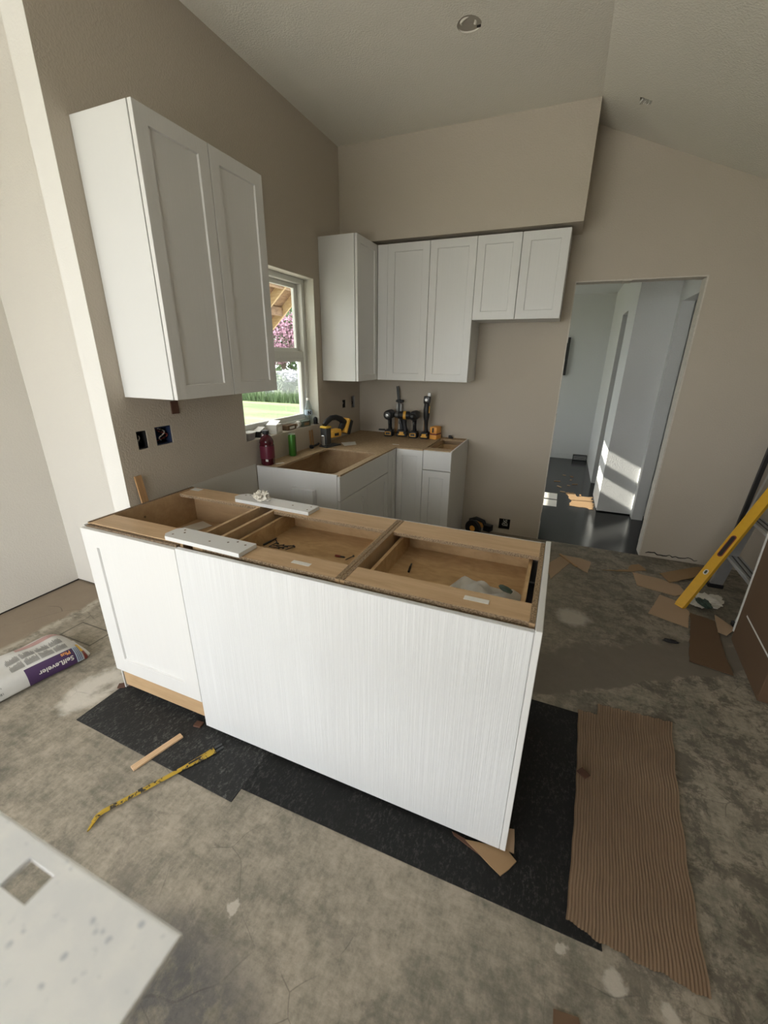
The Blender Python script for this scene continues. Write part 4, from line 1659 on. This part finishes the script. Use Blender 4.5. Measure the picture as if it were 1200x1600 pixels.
carton('small black box with a white lid, second from the left on the window sill', -.060, 1.165, .055, .10, .040, 8, 'black', 'paper')
carton('white open carton with a raised flap behind the red bottle on the window sill', -.060, 1.330, .080, .11, .062, 14, 'paper', 'film')
carton('dark brown flat box in the middle of the window sill', -.062, 1.505, .070, .12, .036, 4, 'card_dark', 'paper', False)
t = thing('tape_roll', 'white paper roll on the window sill beside the dark brown box', 'roll', (-.050, 1.612, ZS))
bm = bmesh.new()
lathe(bm, [(.012, -.03), (.024, -.03), (.024, .03), (.012, .03)], 18, Matrix.Translation((0, 0, .024)) @ Matrix.Rotation(R(20), 4, 'Z') @ RX)
finish('roll', bm, 'paper', t, True)
bm = bmesh.new()
lathe(bm, [(.0118, -.0305), (.0118, .0305)], 12, Matrix.Translation((0, 0, .024)) @ Matrix.Rotation(R(20), 4, 'Z') @ RX)
finish('core', bm, 'card', t, True)
carton('greenish grey carton lying next to the water bottle on the window sill', -.062, 1.705, .085, .10, .042, -6, 'sage', 'card_lite', False)
t = thing('socket_adapter', 'small black adapter standing at the right end of the window sill', 'adapter', (-.022, 1.838, ZS))
bm = bmesh.new()
lathe(bm, [(.014, 0), (.016, .004), (.016, .04), (.011, .055), (.006, .058)], 14, None, .8)
finish('body', bm, 'black', t, True)
bm = bmesh.new()
box(bm, .010, .022, -.012, .016, 0, .006, .002)
finish('foot', bm, 'black', t)

# ------------------------------------------------------------------ electrical boxes
def ebox(label, origin, u, n, w_, h, mat='bluebox', wires=3, seed=1, bright=False):
    """recessed electrical box: open front at the wall face, n points into the room"""
    t = thing('electrical_box', label, 'electrical box', origin)
    u, n = Vector(u), Vector(n)
    fr = Matrix(((u.x, 0, n.x, 0), (u.y, 0, n.y, 0), (u.z, 1, n.z, 0), (0, 0, 0, 1)))   # local (u, z, n)
    g = .003
    bm = bmesh.new()
    a, b = w_ / 2 - g, h / 2 - g
    for dm in ((-a, a, -b, b, -.062, -.059), (-a, -a + .003, -b, b, -.059, -.004), (a - .003, a, -b, b, -.059, -.004), (-a, a, -b, -b + .003, -.059, -.004), (-a, a, b - .003, b, -.059, -.004)):
        box(bm, *dm, 0, fr)
    finish('box_shell', bm, mat, t)
    rnd = random.Random(seed)
    for i in range(wires):
        bm = bmesh.new()
        x0, z0 = rnd.uniform(-a * .5, a * .5), b * .7
        pts = []
        for k in range(9):
            f = k / 8
            pts.append(fr @ Vector((x0 + a * .45 * math.sin(f * 7 + i * 2), z0 - f * b * 1.45, -.050 + .034 * math.sin(f * PI))))
        tube(bm, pts, .0030, 6)
        finish('wire', bm, ('copper', 'black', 'brickred')[i % 3] if not bright else 'copper', t, True)
    return t


ebox('single black electrical box in the left wall, left of the double one', (0, .217, 1.184), (0, 1, 0), (1, 0, 0), .056, .088, 'black', 2, 3)
ebox('double-width blue electrical box in the left wall under the tall wall cabinet', (0, .3425, 1.188), (0, 1, 0), (1, 0, 0), .099, .092, 'bluebox', 3, 5)
ebox('left of two small outlet boxes in the left wall near the corner', (0, 2.313, 1.168), (0, 1, 0), (1, 0, 0), .064, .074, 'trimgap', 1, 6)
ebox('right of two small outlet boxes in the left wall near the corner', (0, 2.5015, 1.1715), (0, 1, 0), (1, 0, 0), .077, .109, 'tapegrey', 2, 8)
ebox('low electrical box with loose white wire in the back wall near the floor', (1.5145, D, .098), (1, 0, 0), (0, -1, 0), .103, .104, 'trimgap', 3, 12, True)
# ceiling light wiring
t = thing('ceiling_light_wiring', 'round cut-out with coiled cable in the flat ceiling above the sink side', 'light wiring', (lx, ly, ZC))
bm = bmesh.new()
lathe(bm, [(.072, .006), (.072, .09), (.001, .09)], 20)
finish('light_can', bm, 'can', t, True)
bm = bmesh.new()
tube(bm, [(.034 * math.cos(a) - .004, .034 * math.sin(a), .012 - .004 * math.sin(a * 2)) for a in [2.2 + k * .29 for k in range(17)]], .008, 8)
finish('cable_coil', bm, 'ceil', t, True)
bm = bmesh.new()
box(bm, .030, .052, .030, .040, .0, .010, .002)
finish('cable_end', bm, 'trimgap', t)
p0 = Vector((XR, sy, ZC)) + su * sx
t = thing('ceiling_light_wiring', 'small rectangular cut-out with bunched wires in the sloped ceiling', 'light wiring', p0, rot=(0, math.atan(SL), 0))
bm = bmesh.new()
for dm in ((-.033, .033, -.023, .023, .055, .058), (-.033, -.031, -.023, .023, .004, .055), (.031, .033, -.023, .023, .004, .055), (-.033, .033, -.023, -.021, .004, .055), (-.033, .033, .021, .023, .004, .055)):
    box(bm, *dm)
finish('box_shell', bm, 'seam', t)
for i in range(3):
    bm = bmesh.new()
    tube(bm, [(-.02 + i * .018 + .006 * math.sin(k), -.014 + k * .0045, -.002 + .010 * math.sin(k * .9 + i)) for k in range(8)], .004, 6)
    finish('wire', bm, 'copper', t, True)

# bits on the left wall
o = bx('wood_shim', (.001, .007, -.022, .022, 0, .064), 'brownshim')
o.location = (0, .431, 1.287)
tag(o, 'dark brown shim on the wall just under the tall wall cabinet', 'shim')
o = bx('wood_shim', (-.004, .004, -.018, .018, 0, .150), 'shimwood')
o.location = (.028, .148, .873)
o.rotation_euler = (0, R(-8), 0)
tag(o, 'tan wooden strip leaning on the left wall behind the island corner', 'shim')
bx('square_block', (0.30, 0.468, 1.0177 - .045, 1.0165, .62, .768), 'white_panel', None, .002)
o = COL.objects['square_block']
tag(o, 'square white block fixed to the end panel of the sink cabinet', 'block')

# ------------------------------------------------------------------ tool on the floor behind the island
t = thing('circular_saw', 'black and yellow power saw on the floor between island and back wall', 'power saw', (1.275, 2.47, 0), R(-20))
t.scale = (.86, .86, .86)
bm = bmesh.new()
box(bm, -.13, .13, -.06, .06, .012, .02, .002)
finish('shoe', bm, 'darkgrey', t)
bm = bmesh.new()
lathe(bm, [(.001, -.018), (.088, -.018), (.092, -.010), (.092, .012), (.086, .018), (.001, .018)], 26, Matrix.Translation((-.01, -.03, .104)) @ RX)
finish('blade_guard', bm, 'black', t, True)
bm = bmesh.new()
lathe(bm, [(.001, .018), (.032, .018), (.030, .022), (.001, .022)], 18, Matrix.Translation((-.01, -.03, .104)) @ RX)
finish('hub', bm, 'orange', t, True)
bm = bmesh.new()
lathe(bm, [(.045, 0), (.045, .10), (.036, .11)], 18, Matrix.Translation((0, -.005, .11)) @ Matrix.Rotation(-PI / 2, 4, 'X'))
finish('motor', bm, 'orange', t, True)
bm = bmesh.new()
tube(bm, [(-.10, .04, .10), (-.09, .04, .16), (-.02, .04, .195), (.07, .04, .18), (.11, .04, .12)], [.018, .02, .02, .022, .022], 10)
finish('handle', bm, 'black', t, True)
bm = bmesh.new()
box(bm, .09, .17, .0, .08, .09, .16, .008, None, 2)
finish('battery', bm, 'black', t, True)
bm = bmesh.new()
box(bm, -.13, .10, -.01, .10, .0, .0125, .001)
finish('base_rail', bm, 'darkgrey', t)

# ------------------------------------------------------------------ right-hand corner
# carton
t = thing('tall_carton', 'large dark brown cardboard carton standing at the right edge of the photo', 'box', (3.004, 1.545, 0), R(-4.8))
bh = .93
bm = bmesh.new()
box(bm, 0, .62, -.545, 0, 0.001, bh, .003)
finish('carton_body', bm, 'card_dark', t)
bx('printed_tape', (-.0012, .0, -.535, -.10, .222, .232), 'paper', t)
for dm in ((0.0, .30, -.5445, -.0005, bh, bh + .004), (.31, .62, -.5445, -.0005, bh, bh + .004)):
    bx('flap', dm, 'card_dark', t)
bx('edge_strip', (-.006, .012, -.006, .006, .06, bh - .01), 'paper', t)
bx('tape_strip', (.27, .34, -.545, 0, bh + .004, bh + .005), 'card_lite', t)
# stepladder: steps run along y, front rails lean to +x
t = thing('step_ladder', 'aluminium stepladder standing behind the carton with ribbed steps', 'ladder', (3.065, 1.99, 0))
LH = 1.35
ln = .15
yf, yn = .27, -.275
for yy in (yn, yf):
    bm = bmesh.new()
    d = .014
    prism(bm, [(0, 0), (.075, 0), (.075 + ln * LH, LH), (ln * LH, LH)], yy - d, yy + d, Matrix(((1, 0, 0, 0), (0, 0, 1, 0), (0, 1, 0, 0.02), (0, 0, 0, 1))))
    r1 = finish('rail', bm, 'alu', t)
    bx('rail_flange', (-.004, .004, yy - .018, yy + .018, 0.02, 0.021), 'alu', r1)
    bx('foot', (-.012, .085, yy - .022, yy + .022, 0.0, .03), 'black', t, .004)
for i in range(4):
    z = .27 + i * .30
    st = bx('step', (ln * z + .004, ln * z + .088, yn + .014, yf - .014, z - .022, z), 'alu', t, .002)
    for k in range(5):
        xx = ln * z + .012 + k * .0165
        bx('tread_rib', (xx, xx + .006, yn + .02, yf - .02, z, z + .0025), 'darkgrey' if k % 2 else 'alu', st)
bx('top_cap', (ln * LH - .02, ln * LH + .16, yn - .03, yf + .03, LH + .02, LH + .055), 'darkgrey', t, .006)
for yy in (yn + .02, yf - .02):
    bm = bmesh.new()
    tube(bm, [(.62, yy, .03), (ln * LH + .12, yy, LH + .02)], .014, 8)
    finish('rear_leg', bm, 'alu', t, True)
    bm = bmesh.new()
    lathe(bm, [(.018, 0), (.02, .004), (.018, .05)], 10, Matrix.Translation((.622, yy, 0)))
    finish('foot', bm, 'black', t, True)
for zz in (.20, .62, 1.0):
    f = (zz - .03) / (LH - .01)
    bm = bmesh.new()
    xx = .62 + f * (ln * LH + .12 - .62)
    tube(bm, [(xx, yn + .02, zz), (xx, yf - .02, zz)], .010, 8)
    finish('rear_brace', bm, 'alu', t, True)
# spirit level
a = Vector((2.795, 1.835, .001))
b = Vector((3.200, 2.180, .745))
dv = (b - a).normalized()
side = Vector((-.60, .80, 0))
side = (side - dv * side.dot(dv)).normalized()
nrm = dv.cross(side).normalized()
t = thing('spirit_level', 'long yellow spirit level leaning against the stepladder', 'level', a)
fm = Matrix(((side.x, nrm.x, dv.x, 0), (side.y, nrm.y, dv.y, 0), (side.z, nrm.z, dv.z, 0), (0, 0, 0, 1)))
lw = .058
LL = 1.18
bm = bmesh.new()
box(bm, -lw / 2, lw / 2, -.012, .012, .012, LL, .002, fm)
finish('beam', bm, 'level', t)
for ss in (-1, 1):
    bx('edge_rail', (ss * lw / 2 - .003, ss * lw / 2 + .003, -.0128, .0128, .014, LL - .002), 'level', t, 0, fm)
for z0, z1 in ((0.0, .013), (LL - .001, LL + .012)):
    bx('end_cap', (-lw / 2 - .001, lw / 2 + .001, -.013, .013, z0, z1), 'level', t, .002, fm)


def slot(par, z0, z1, wd, y, mat, name, hh=.001):
    bm = bmesh.new()
    pts = []
    for k in range(9):
        an = -PI + PI * k / 8
        pts.append((wd * math.cos(an), z0 + wd + wd * math.sin(an)))
    for k in range(9):
        an = PI * k / 8
        pts.append((wd * math.cos(an), z1 - wd + wd * math.sin(an)))
    prism(bm, pts, -hh, hh, fm @ Matrix.Translation((0, y, 0)) @ RX)
    return finish(name, bm, mat, par)


for ys_ in (-1, 1):
    s1 = slot(t, .42, .59, .017, ys_ * .0125, 'brickred', 'grip_slot')
    slot(s1, .428, .582, .011, ys_ * .0136, 'black', 'slot_opening')
    s2 = slot(t, .27, .31, .014, ys_ * .0125, 'paper', 'vial_window')
    slot(s2, .277, .303, .007, ys_ * .0136, 'greendark', 'vial')
# black straight edge against the back wall
t = thing('straight_edge', 'long black bar leaning on the back wall behind the stepladder', 'bar', (3.205, D - .10, .002))
bm = bmesh.new()
box(bm, -.015, .015, -.012, .012, .0, 1.55, .002, Matrix.Rotation(R(4.6), 4, 'Y') @ Matrix.Rotation(R(-3), 4, 'X'))
finish('bar', bm, 'blackgloss', t)
bm = bmesh.new()
box(bm, -.017, .017, -.014, .014, .0, .02, .002, Matrix.Rotation(R(4.6), 4, 'Y') @ Matrix.Rotation(R(-3), 4, 'X'))
finish('end_cap', bm, 'black', t)
# cardboard scraps, rag and debris on the floor
flat('cardboard_scrap', 'bent cardboard scrap nearest the hall opening on the right of the floor', [(2.563, 2.261), (2.57, 2.043), (2.80, 1.984), (2.885, 2.055), (2.86, 2.17), (2.75, 2.22)], 'card', .001)
flat('cardboard_scrap', 'long cardboard strip lying against the back wall behind the spirit level', [(2.757, 2.317), (2.80, 2.183), (3.058, 2.40), (3.19, 2.52), (3.12, 2.58), (3.05, 2.56)], 'card_lite', .0065)
flat('cardboard_scrap', 'cardboard piece lying under the foot of the yellow spirit level', [(2.702, 1.96), (2.584, 1.656), (2.791, 1.571), (2.842, 1.789), (2.802, 1.90)], 'card', .0015, .003)
flat('cardboard_scrap', 'squarish cardboard piece on the floor in front of the tall carton', [(2.842, 1.765), (2.718, 1.204), (2.908, 1.162), (2.915, 1.30), (2.966, 1.72)], 'card_dark', .0055, .003)
flat('cardboard_scrap', 'narrow cardboard piece on the floor between the carton and the stepladder', [(2.985, 1.80), (2.945, 1.58), (2.985, 1.56), (3.06, 1.66)], 'card', .0095, .003)
flat('cardboard_scrap', 'thin torn cardboard strip on the floor by the hall opening', [(2.344, 2.208), (2.50, 2.25), (2.67, 2.335), (2.63, 2.44), (2.57, 2.40), (2.54, 2.30)], 'card_lite', .001, .003, wob=.008)
flat('cardboard_scrap', 'cardboard piece on the floor behind the right end of the island', [(1.97, 1.885), (2.105, 2.234), (2.235, 2.10), (2.268, 2.32), (2.19, 2.36), (2.05, 2.37), (1.92, 2.10)], 'card', .001)
flat('wood_strip', 'thin wood strip lying on the cardboard behind the right end of the island', [(2.02, 2.36), (2.15, 2.17), (2.165, 2.18), (2.035, 2.375)], 'shimwood', .0055, .006, 'strip', 0)
bm = bmesh.new()
crumple(bm, .13, .10, .030, 21, 4, .45)
o = finish('rag', bm, 'cloth', None, True)
o.location = (2.965, 1.955, .010)
o.rotation_euler = (0, 0, R(35))
tag(o, 'crumpled white rag on the floor beside the foot of the yellow level', 'rag')
bm = bmesh.new()
crumple(bm, .040, .085, .016, 25, 3, .4)
o = finish('glove', bm, 'greendark', None, True)
o.location = (2.935, 1.885, .032)
o.rotation_euler = (0, 0, R(15))
tag(o, 'dark green work glove lying on the crumpled white rag', 'glove')
bm = bmesh.new()
crumple(bm, .05, .02, .012, 31, 2, .4)
o = finish('debris', bm, 'black', None, True)
o.location = (2.66, 1.37, .001)
tag(o, 'small dark lump of debris on the floor left of the squarish cardboard', 'debris')

# ------------------------------------------------------------------ hall things
t = thing('breaker_box', 'dark grey breaker box on the far hall wall', 'breaker box', (1.60, 6.42, 1.34))
bx('panel_box', (-.18, .245, -.045, -.001, 0, .56), 'darkgrey', t, .004)
bx('panel_door', (-.14, .195, -.055, -.045, .04, .52), 'darkgrey', t, .003)
t = thing('floor_register', 'grey floor register lying along the foot of the far hall wall', 'register', (2.27, 6.37, 0))
bx('register_body', (-.115, .10, -.04, .048, 0.001, .085), 'darkgrey', t, .004)
for k in range(5):
    bx('register_slat', (-.105, .09, -.044, -.040, .014 + k * .014, .020 + k * .014), 'tapegrey', t)
for i, (ya, yb_) in enumerate(((3.69, 3.935), (3.975, 4.22))):  # white sheets added in place of sun bars on the floor
    o = bx('sun_bar_sheet', (1.62, 1.968, ya, yb_, .0005, .0025), 'paper')
    tag(o, ('nearer', 'farther')[i] + ' of two white sheets added as sun bars on the black hall floor', 'paper')
flat('cardboard_scrap', 'torn tan cardboard scrap on the hall floor at the foot of the sunlit wall', [(2.10, 3.80), (2.36, 3.755), (2.36, 4.25), (2.20, 4.18), (2.16, 4.36), (2.07, 4.30), (2.13, 4.02)], 'card_lite', .001, .003, wob=.02)  # tan sheet added in place of a sunlit floor patch
rnd = random.Random(9)
for i in range(10):
    x, y = 2.05 + rnd.uniform(-.1, .22), 4.55 + rnd.uniform(-.35, .9)
    L = rnd.uniform(.03, .09)
    o = bx('wood_chip', (-L / 2, L / 2, -.010, .010, 0, .005), ('pine', 'shimwood')[i % 2])
    o.location = (x, y, .001)
    o.rotation_euler = (0, 0, rnd.uniform(0, PI))
    tag(o, 'wood chip scattered on the black hall floor', 'wood chip', 'wood chips on the hall floor')

# ------------------------------------------------------------------ white slab close to the camera
HS = 1.15
t = thing('stone_slab', 'white speckled slab with a square hole, out of focus close to the camera', 'slab')
holed_pts = [(1.474, 1.509, -1.117, -1.094)]
o, u, v, n = Vector((0, 0, HS)), Vector((1, 0, 0)), Vector((0, 1, 0)), Vector((0, 0, 1))
sl = holed('slab_top', ((0, 0, HS), (1, 0, 0), (0, 1, 0), (0, 0, 1)), 1.12, 1.641, -1.33, -1.0825, .005, holed_pts, 'slab')
del sl['kind']
sl.parent = t
rr = bx('edge_round', (1.12, 1.641, -1.0825, -1.0805, HS - .0046, HS - .0006), 'slab', t)
t = thing('work_stand', 'plain steel stand holding up the white slab, just outside the photo', 'stand', (1.30, -1.26, 0))
for sx_ in (-.16, .10):
    for sy_ in (-.055, .02):
        bm = bmesh.new()
        tube(bm, [(sx_ * 1.1, sy_ * 1.3 - .02, 0), (sx_, sy_, HS - .030)], .014, 10)
        finish('leg', bm, 'darkgrey', t, True)
bx('top_plate', (-.175, .12, -.065, .035, HS - .030, HS - .0055), 'darkgrey', t, .002)

# ------------------------------------------------------------------ outside
GZ = -.30
struct(bx('bounce_slab', (-6, 7, -12, YB - .125, GZ - .05, -.03), 'bounce_slab'))  # unseen pale slab added to bounce neutral daylight up to the ceiling
struct(bx('bounce_strip', (-4.6, -.125, .3, 14, GZ, GZ + .02), 'bounce_soil'))  # unseen strip added to keep green lawn bounce out of the hall
struct(bx('lawn', (-60, 30, -40, 60, GZ - .1, GZ), 'lawn'))
# lean-to porch roof beyond the window: rafters run out from the house and slope down
t = thing('porch_roof', 'unfinished timber porch roof with bare rafters seen through the window, near end added to block sun', 'porch')
RXP, RZP, PSL = -1.75, 3.86, 0.86       # ridge x, ridge height, roof slope
pz = lambda x: RZP - PSL * abs(x - RXP)
XZ = Matrix(((1, 0, 0, 0), (0, 0, 1, 0), (0, 1, 0, 0), (0, 0, 0, 1)))
PY = [4.22 + .57 * k for k in range(5)]  # two nearest rafters are unseen, added to block the low sun
for y in PY:
    for xe in (-4.35, -.16):
        bm = bmesh.new()
        prism(bm, [(RXP, pz(RXP)), (xe, pz(xe)), (xe, pz(xe) + .19), (RXP, pz(RXP) + .19)], y - .021, y + .021, XZ)
        finish('rafter', bm, 'rafter', t)
for xe in (-4.45, -.14):
    for k in range(4):
        x0 = RXP + (xe - RXP) * k / 4
        x1 = RXP + (xe - RXP) * (k + .992) / 4
        bm = bmesh.new()
        prism(bm, [(x0, pz(x0) + .192), (x1, pz(x1) + .192), (x1, pz(x1) + .210), (x0, pz(x0) + .210)], 4.05, 6.53, XZ)
        finish('sheathing_panel', bm, 'sheath', t)
for y in PY[:4]:
    for x0 in (-3.95, -3.55, -3.10, -2.6, -.6):
        bx('blocking', (x0 - .019, x0 + .019, y + .022, y + .548, pz(x0) + .01, pz(x0) + .165), 'sheath', t)
bx('ridge_board', (RXP - .02, RXP + .02, 4.1, 6.52, pz(RXP) - .10, pz(RXP) - .03), 'rafter', t)
for xb in (-4.28, -.22):
    bx('beam', (xb - .045, xb + .045, 4.05, 6.53, pz(xb) - .22, pz(xb) - .04), 'rafter', t)
    bx('post', (xb - .045, xb + .045, 4.10, 4.19, GZ, pz(xb) - .22), 'rafter', t)


def foliage(bm, c, r, n, size, seed, sq=(1, 1, 1), shell=.55):
    rnd = random.Random(seed)
    c = Vector(c)
    for _ in range(n):
        d = Vector((rnd.gauss(0, 1), rnd.gauss(0, 1), rnd.gauss(0, 1))).normalized()
        f = shell + (1 - shell) * rnd.random()
        p = c + Vector((d.x * r * sq[0] * f, d.y * r * sq[1] * f, d.z * r * sq[2] * f))
        a = Vector((rnd.gauss(0, 1), rnd.gauss(0, 1), rnd.gauss(0, 1))).normalized()
        b = a.cross(d)
        if b.length < .05:
            continue
        b.normalize()
        s = size * rnd.uniform(.6, 1.3)
        bm.faces.new([bm.verts.new(p + q) for q in (a * s, b * s * .55, -a * s, -b * s * .55)])


def plant(name, label, cat, base, blobs, size, mats, trunk=None, group=None):
    t = thing(name, label, cat, base, 0, group)
    B = Vector(base)
    for i, (nm, blist, n, mt) in enumerate(blobs):
        bm = bmesh.new()
        for j, (c, r, sq) in enumerate(blist):
            foliage(bm, c, r, n, size, i * 10 + j + int(abs(B.x) * 10), sq)
        finish(nm, bm, mt, t)
    if trunk:
        bm = bmesh.new()
        for pth_, rad in trunk:
            tube(bm, pth_, rad, 7)
        finish('trunk', bm, 'bark', t, True)
    return t


def place(px_dir, dist):   # point on the ground seen through the window along a heading
    return (px_dir[0] * dist, px_dir[1] * dist)


# flowering shrubs behind the fence
sh = [(-13.0, 16.1), (-11.6, 16.2), (-10.2, 16.1), (-8.8, 16.3), (-7.4, 16.2)]
ORD = ['leftmost', 'second from left', 'middle', 'second from right', 'rightmost']
for i, (x, y) in enumerate(sh):
    plant('flowering_shrub', ORD[i] + ' of the five pale lilac shrubs behind the wire fence', 'shrub', (x, y, GZ),
          [('foliage', [((0, 0, .62), .85, (.78, .7, .75))], 700, 'sage'), ('blossom', [((0, 0, 1.12), .55, (1.1, .8, .35)), ((.2, -.2, .9), .4, (1, .8, .5))], 260, 'lilac')], .075, None,
          [([(0, 0, 0), (0, 0, .6)], .03)], 'lilac shrubs behind the fence')
plant('redbud_tree', 'pink blossoming tree beyond the fence seen in the upper window pane', 'tree', (-13.0, 19.6, GZ),
      [('blossom', [((0, 0, 2.9), 1.5, (1, 1, .8)), ((.9, .3, 3.3), 1.1, (1, 1, .8)), ((-.8, -.4, 3.4), 1.1, (1, 1, .7)), ((1.5, .5, 2.5), 1.0, (1, 1, .8)), ((-.2, -.2, 2.0), 1.0, (1.2, 1, .6))], 1300, 'pink'),
       ('foliage', [((.5, .5, 4.0), 1.4, (1.2, 1, .7)), ((-.6, .6, 3.2), 1.4, (1, .7, .9))], 800, 'leafgreen')], .075, None,
      [([(0, 0, 0), (.1, 0, 1.4), (.6, .1, 3.0)], [.12, .10, .05]), ([(.05, 0, 1.2), (-.5, -.2, 2.9)], [.08, .04])])
for i, (x, y, h) in enumerate(((-20.4, 25, 4.8), (-16.8, 26, 5.4), (-13.2, 25.5, 5.0), (-9.5, 24.5, 4.8))):
    plant('evergreen_tree', ['leftmost', 'second from left', 'second from right', 'rightmost'][i] + ' of the four tall trees farthest beyond the fence', 'tree', (x, y, GZ),
          [('foliage', [((0, 0, h * .35), 1.75, (1, 1, 1)), ((0, .2, h * .65), 1.6, (1, 1, 1.1)), ((.2, 0, h * .9), 1.1, (1, 1, 1.1))], 1500, ('leafdark', 'leafgreen')[i % 2])], .13, None,
          [([(0, 0, 0), (0, 0, h * .8)], [.16, .08])], 'trees behind the fence')
# unseen tree added to keep the low sun out of the kitchen
plant('sun_blocker_tree', 'unseen leafy tree added to block low sun at the kitchen window', 'tree', (-9.4, -.12, GZ),
      [('foliage', [((0, 0, 6.2), 1.7, (1, .62, 1)), ((0, 0, 6.3), 1.2, (1, .7, 1)), ((0, .05, 6.1), .75, (1, 1, 1))], 3000, 'leafgreen')], .15, None,
      [([(0, 0, 0), (.05, 0, 3), (0, 0, 6)], [.2, .16, .06])])
# wire fence
t = thing('wire_fence', 'galvanised chain-link fence across the far side of the lawn', 'fence', (0, 14.9, GZ))
FX0, FX1, FH = -15.0, -5.5, 1.22
for k in range(5):
    x = FX0 + (FX1 - FX0) * k / 4
    bm = bmesh.new()
    tube(bm, [(x, 0, 0), (x, 0, FH + .04)], .03, 8)
    finish('post', bm, 'galv', t, True)
bm = bmesh.new()
tube(bm, [(FX0, 0, FH), (FX1, 0, FH)], .02, 8)
finish('top_rail', bm, 'galv', t, True)
bm = bmesh.new()
s_ = .09
n_ = int((FX1 - FX0 + FH) / s_)
for k in range(n_):
    for sg in (1, -1):
        xa = FX0 - (FH if sg > 0 else 0) + k * s_
        za, zb_ = (0, FH) if sg > 0 else (FH, 0)
        xb_ = xa + FH
        x0, x1 = max(xa, FX0), min(xb_, FX1)
        if x1 <= x0:
            continue
        z0 = za + (zb_ - za) * (x0 - xa) / FH
        z1 = za + (zb_ - za) * (x1 - xa) / FH
        tube(bm, [(x0, .012 * sg, z0), (x1, .012 * sg, z1)], .006, 4, False)
o = finish('wire_mesh', bm, 'galv', t)
o['kind'] = 'stuff'
# rough grass at the foot of the fence
bm = bmesh.new()
rnd = random.Random(17)
for _ in range(4200):
    x, y = rnd.uniform(-14.5, -6), 14.05 + rnd.random() * .7
    h = rnd.uniform(.12, .5)
    a = rnd.uniform(0, PI)
    dx, dy = math.cos(a) * .03, math.sin(a) * .03
    bm.faces.new([bm.verts.new(q) for q in ((x - dx, y - dy, GZ), (x + dx, y + dy, GZ), (x + rnd.uniform(-.1, .1), y + rnd.uniform(-.1, .1), GZ + h))])
tag(finish('tall_grass', bm, 'leafgreen'), 'tall unmown grass along the foot of the wire fence', 'grass', None, 'stuff')
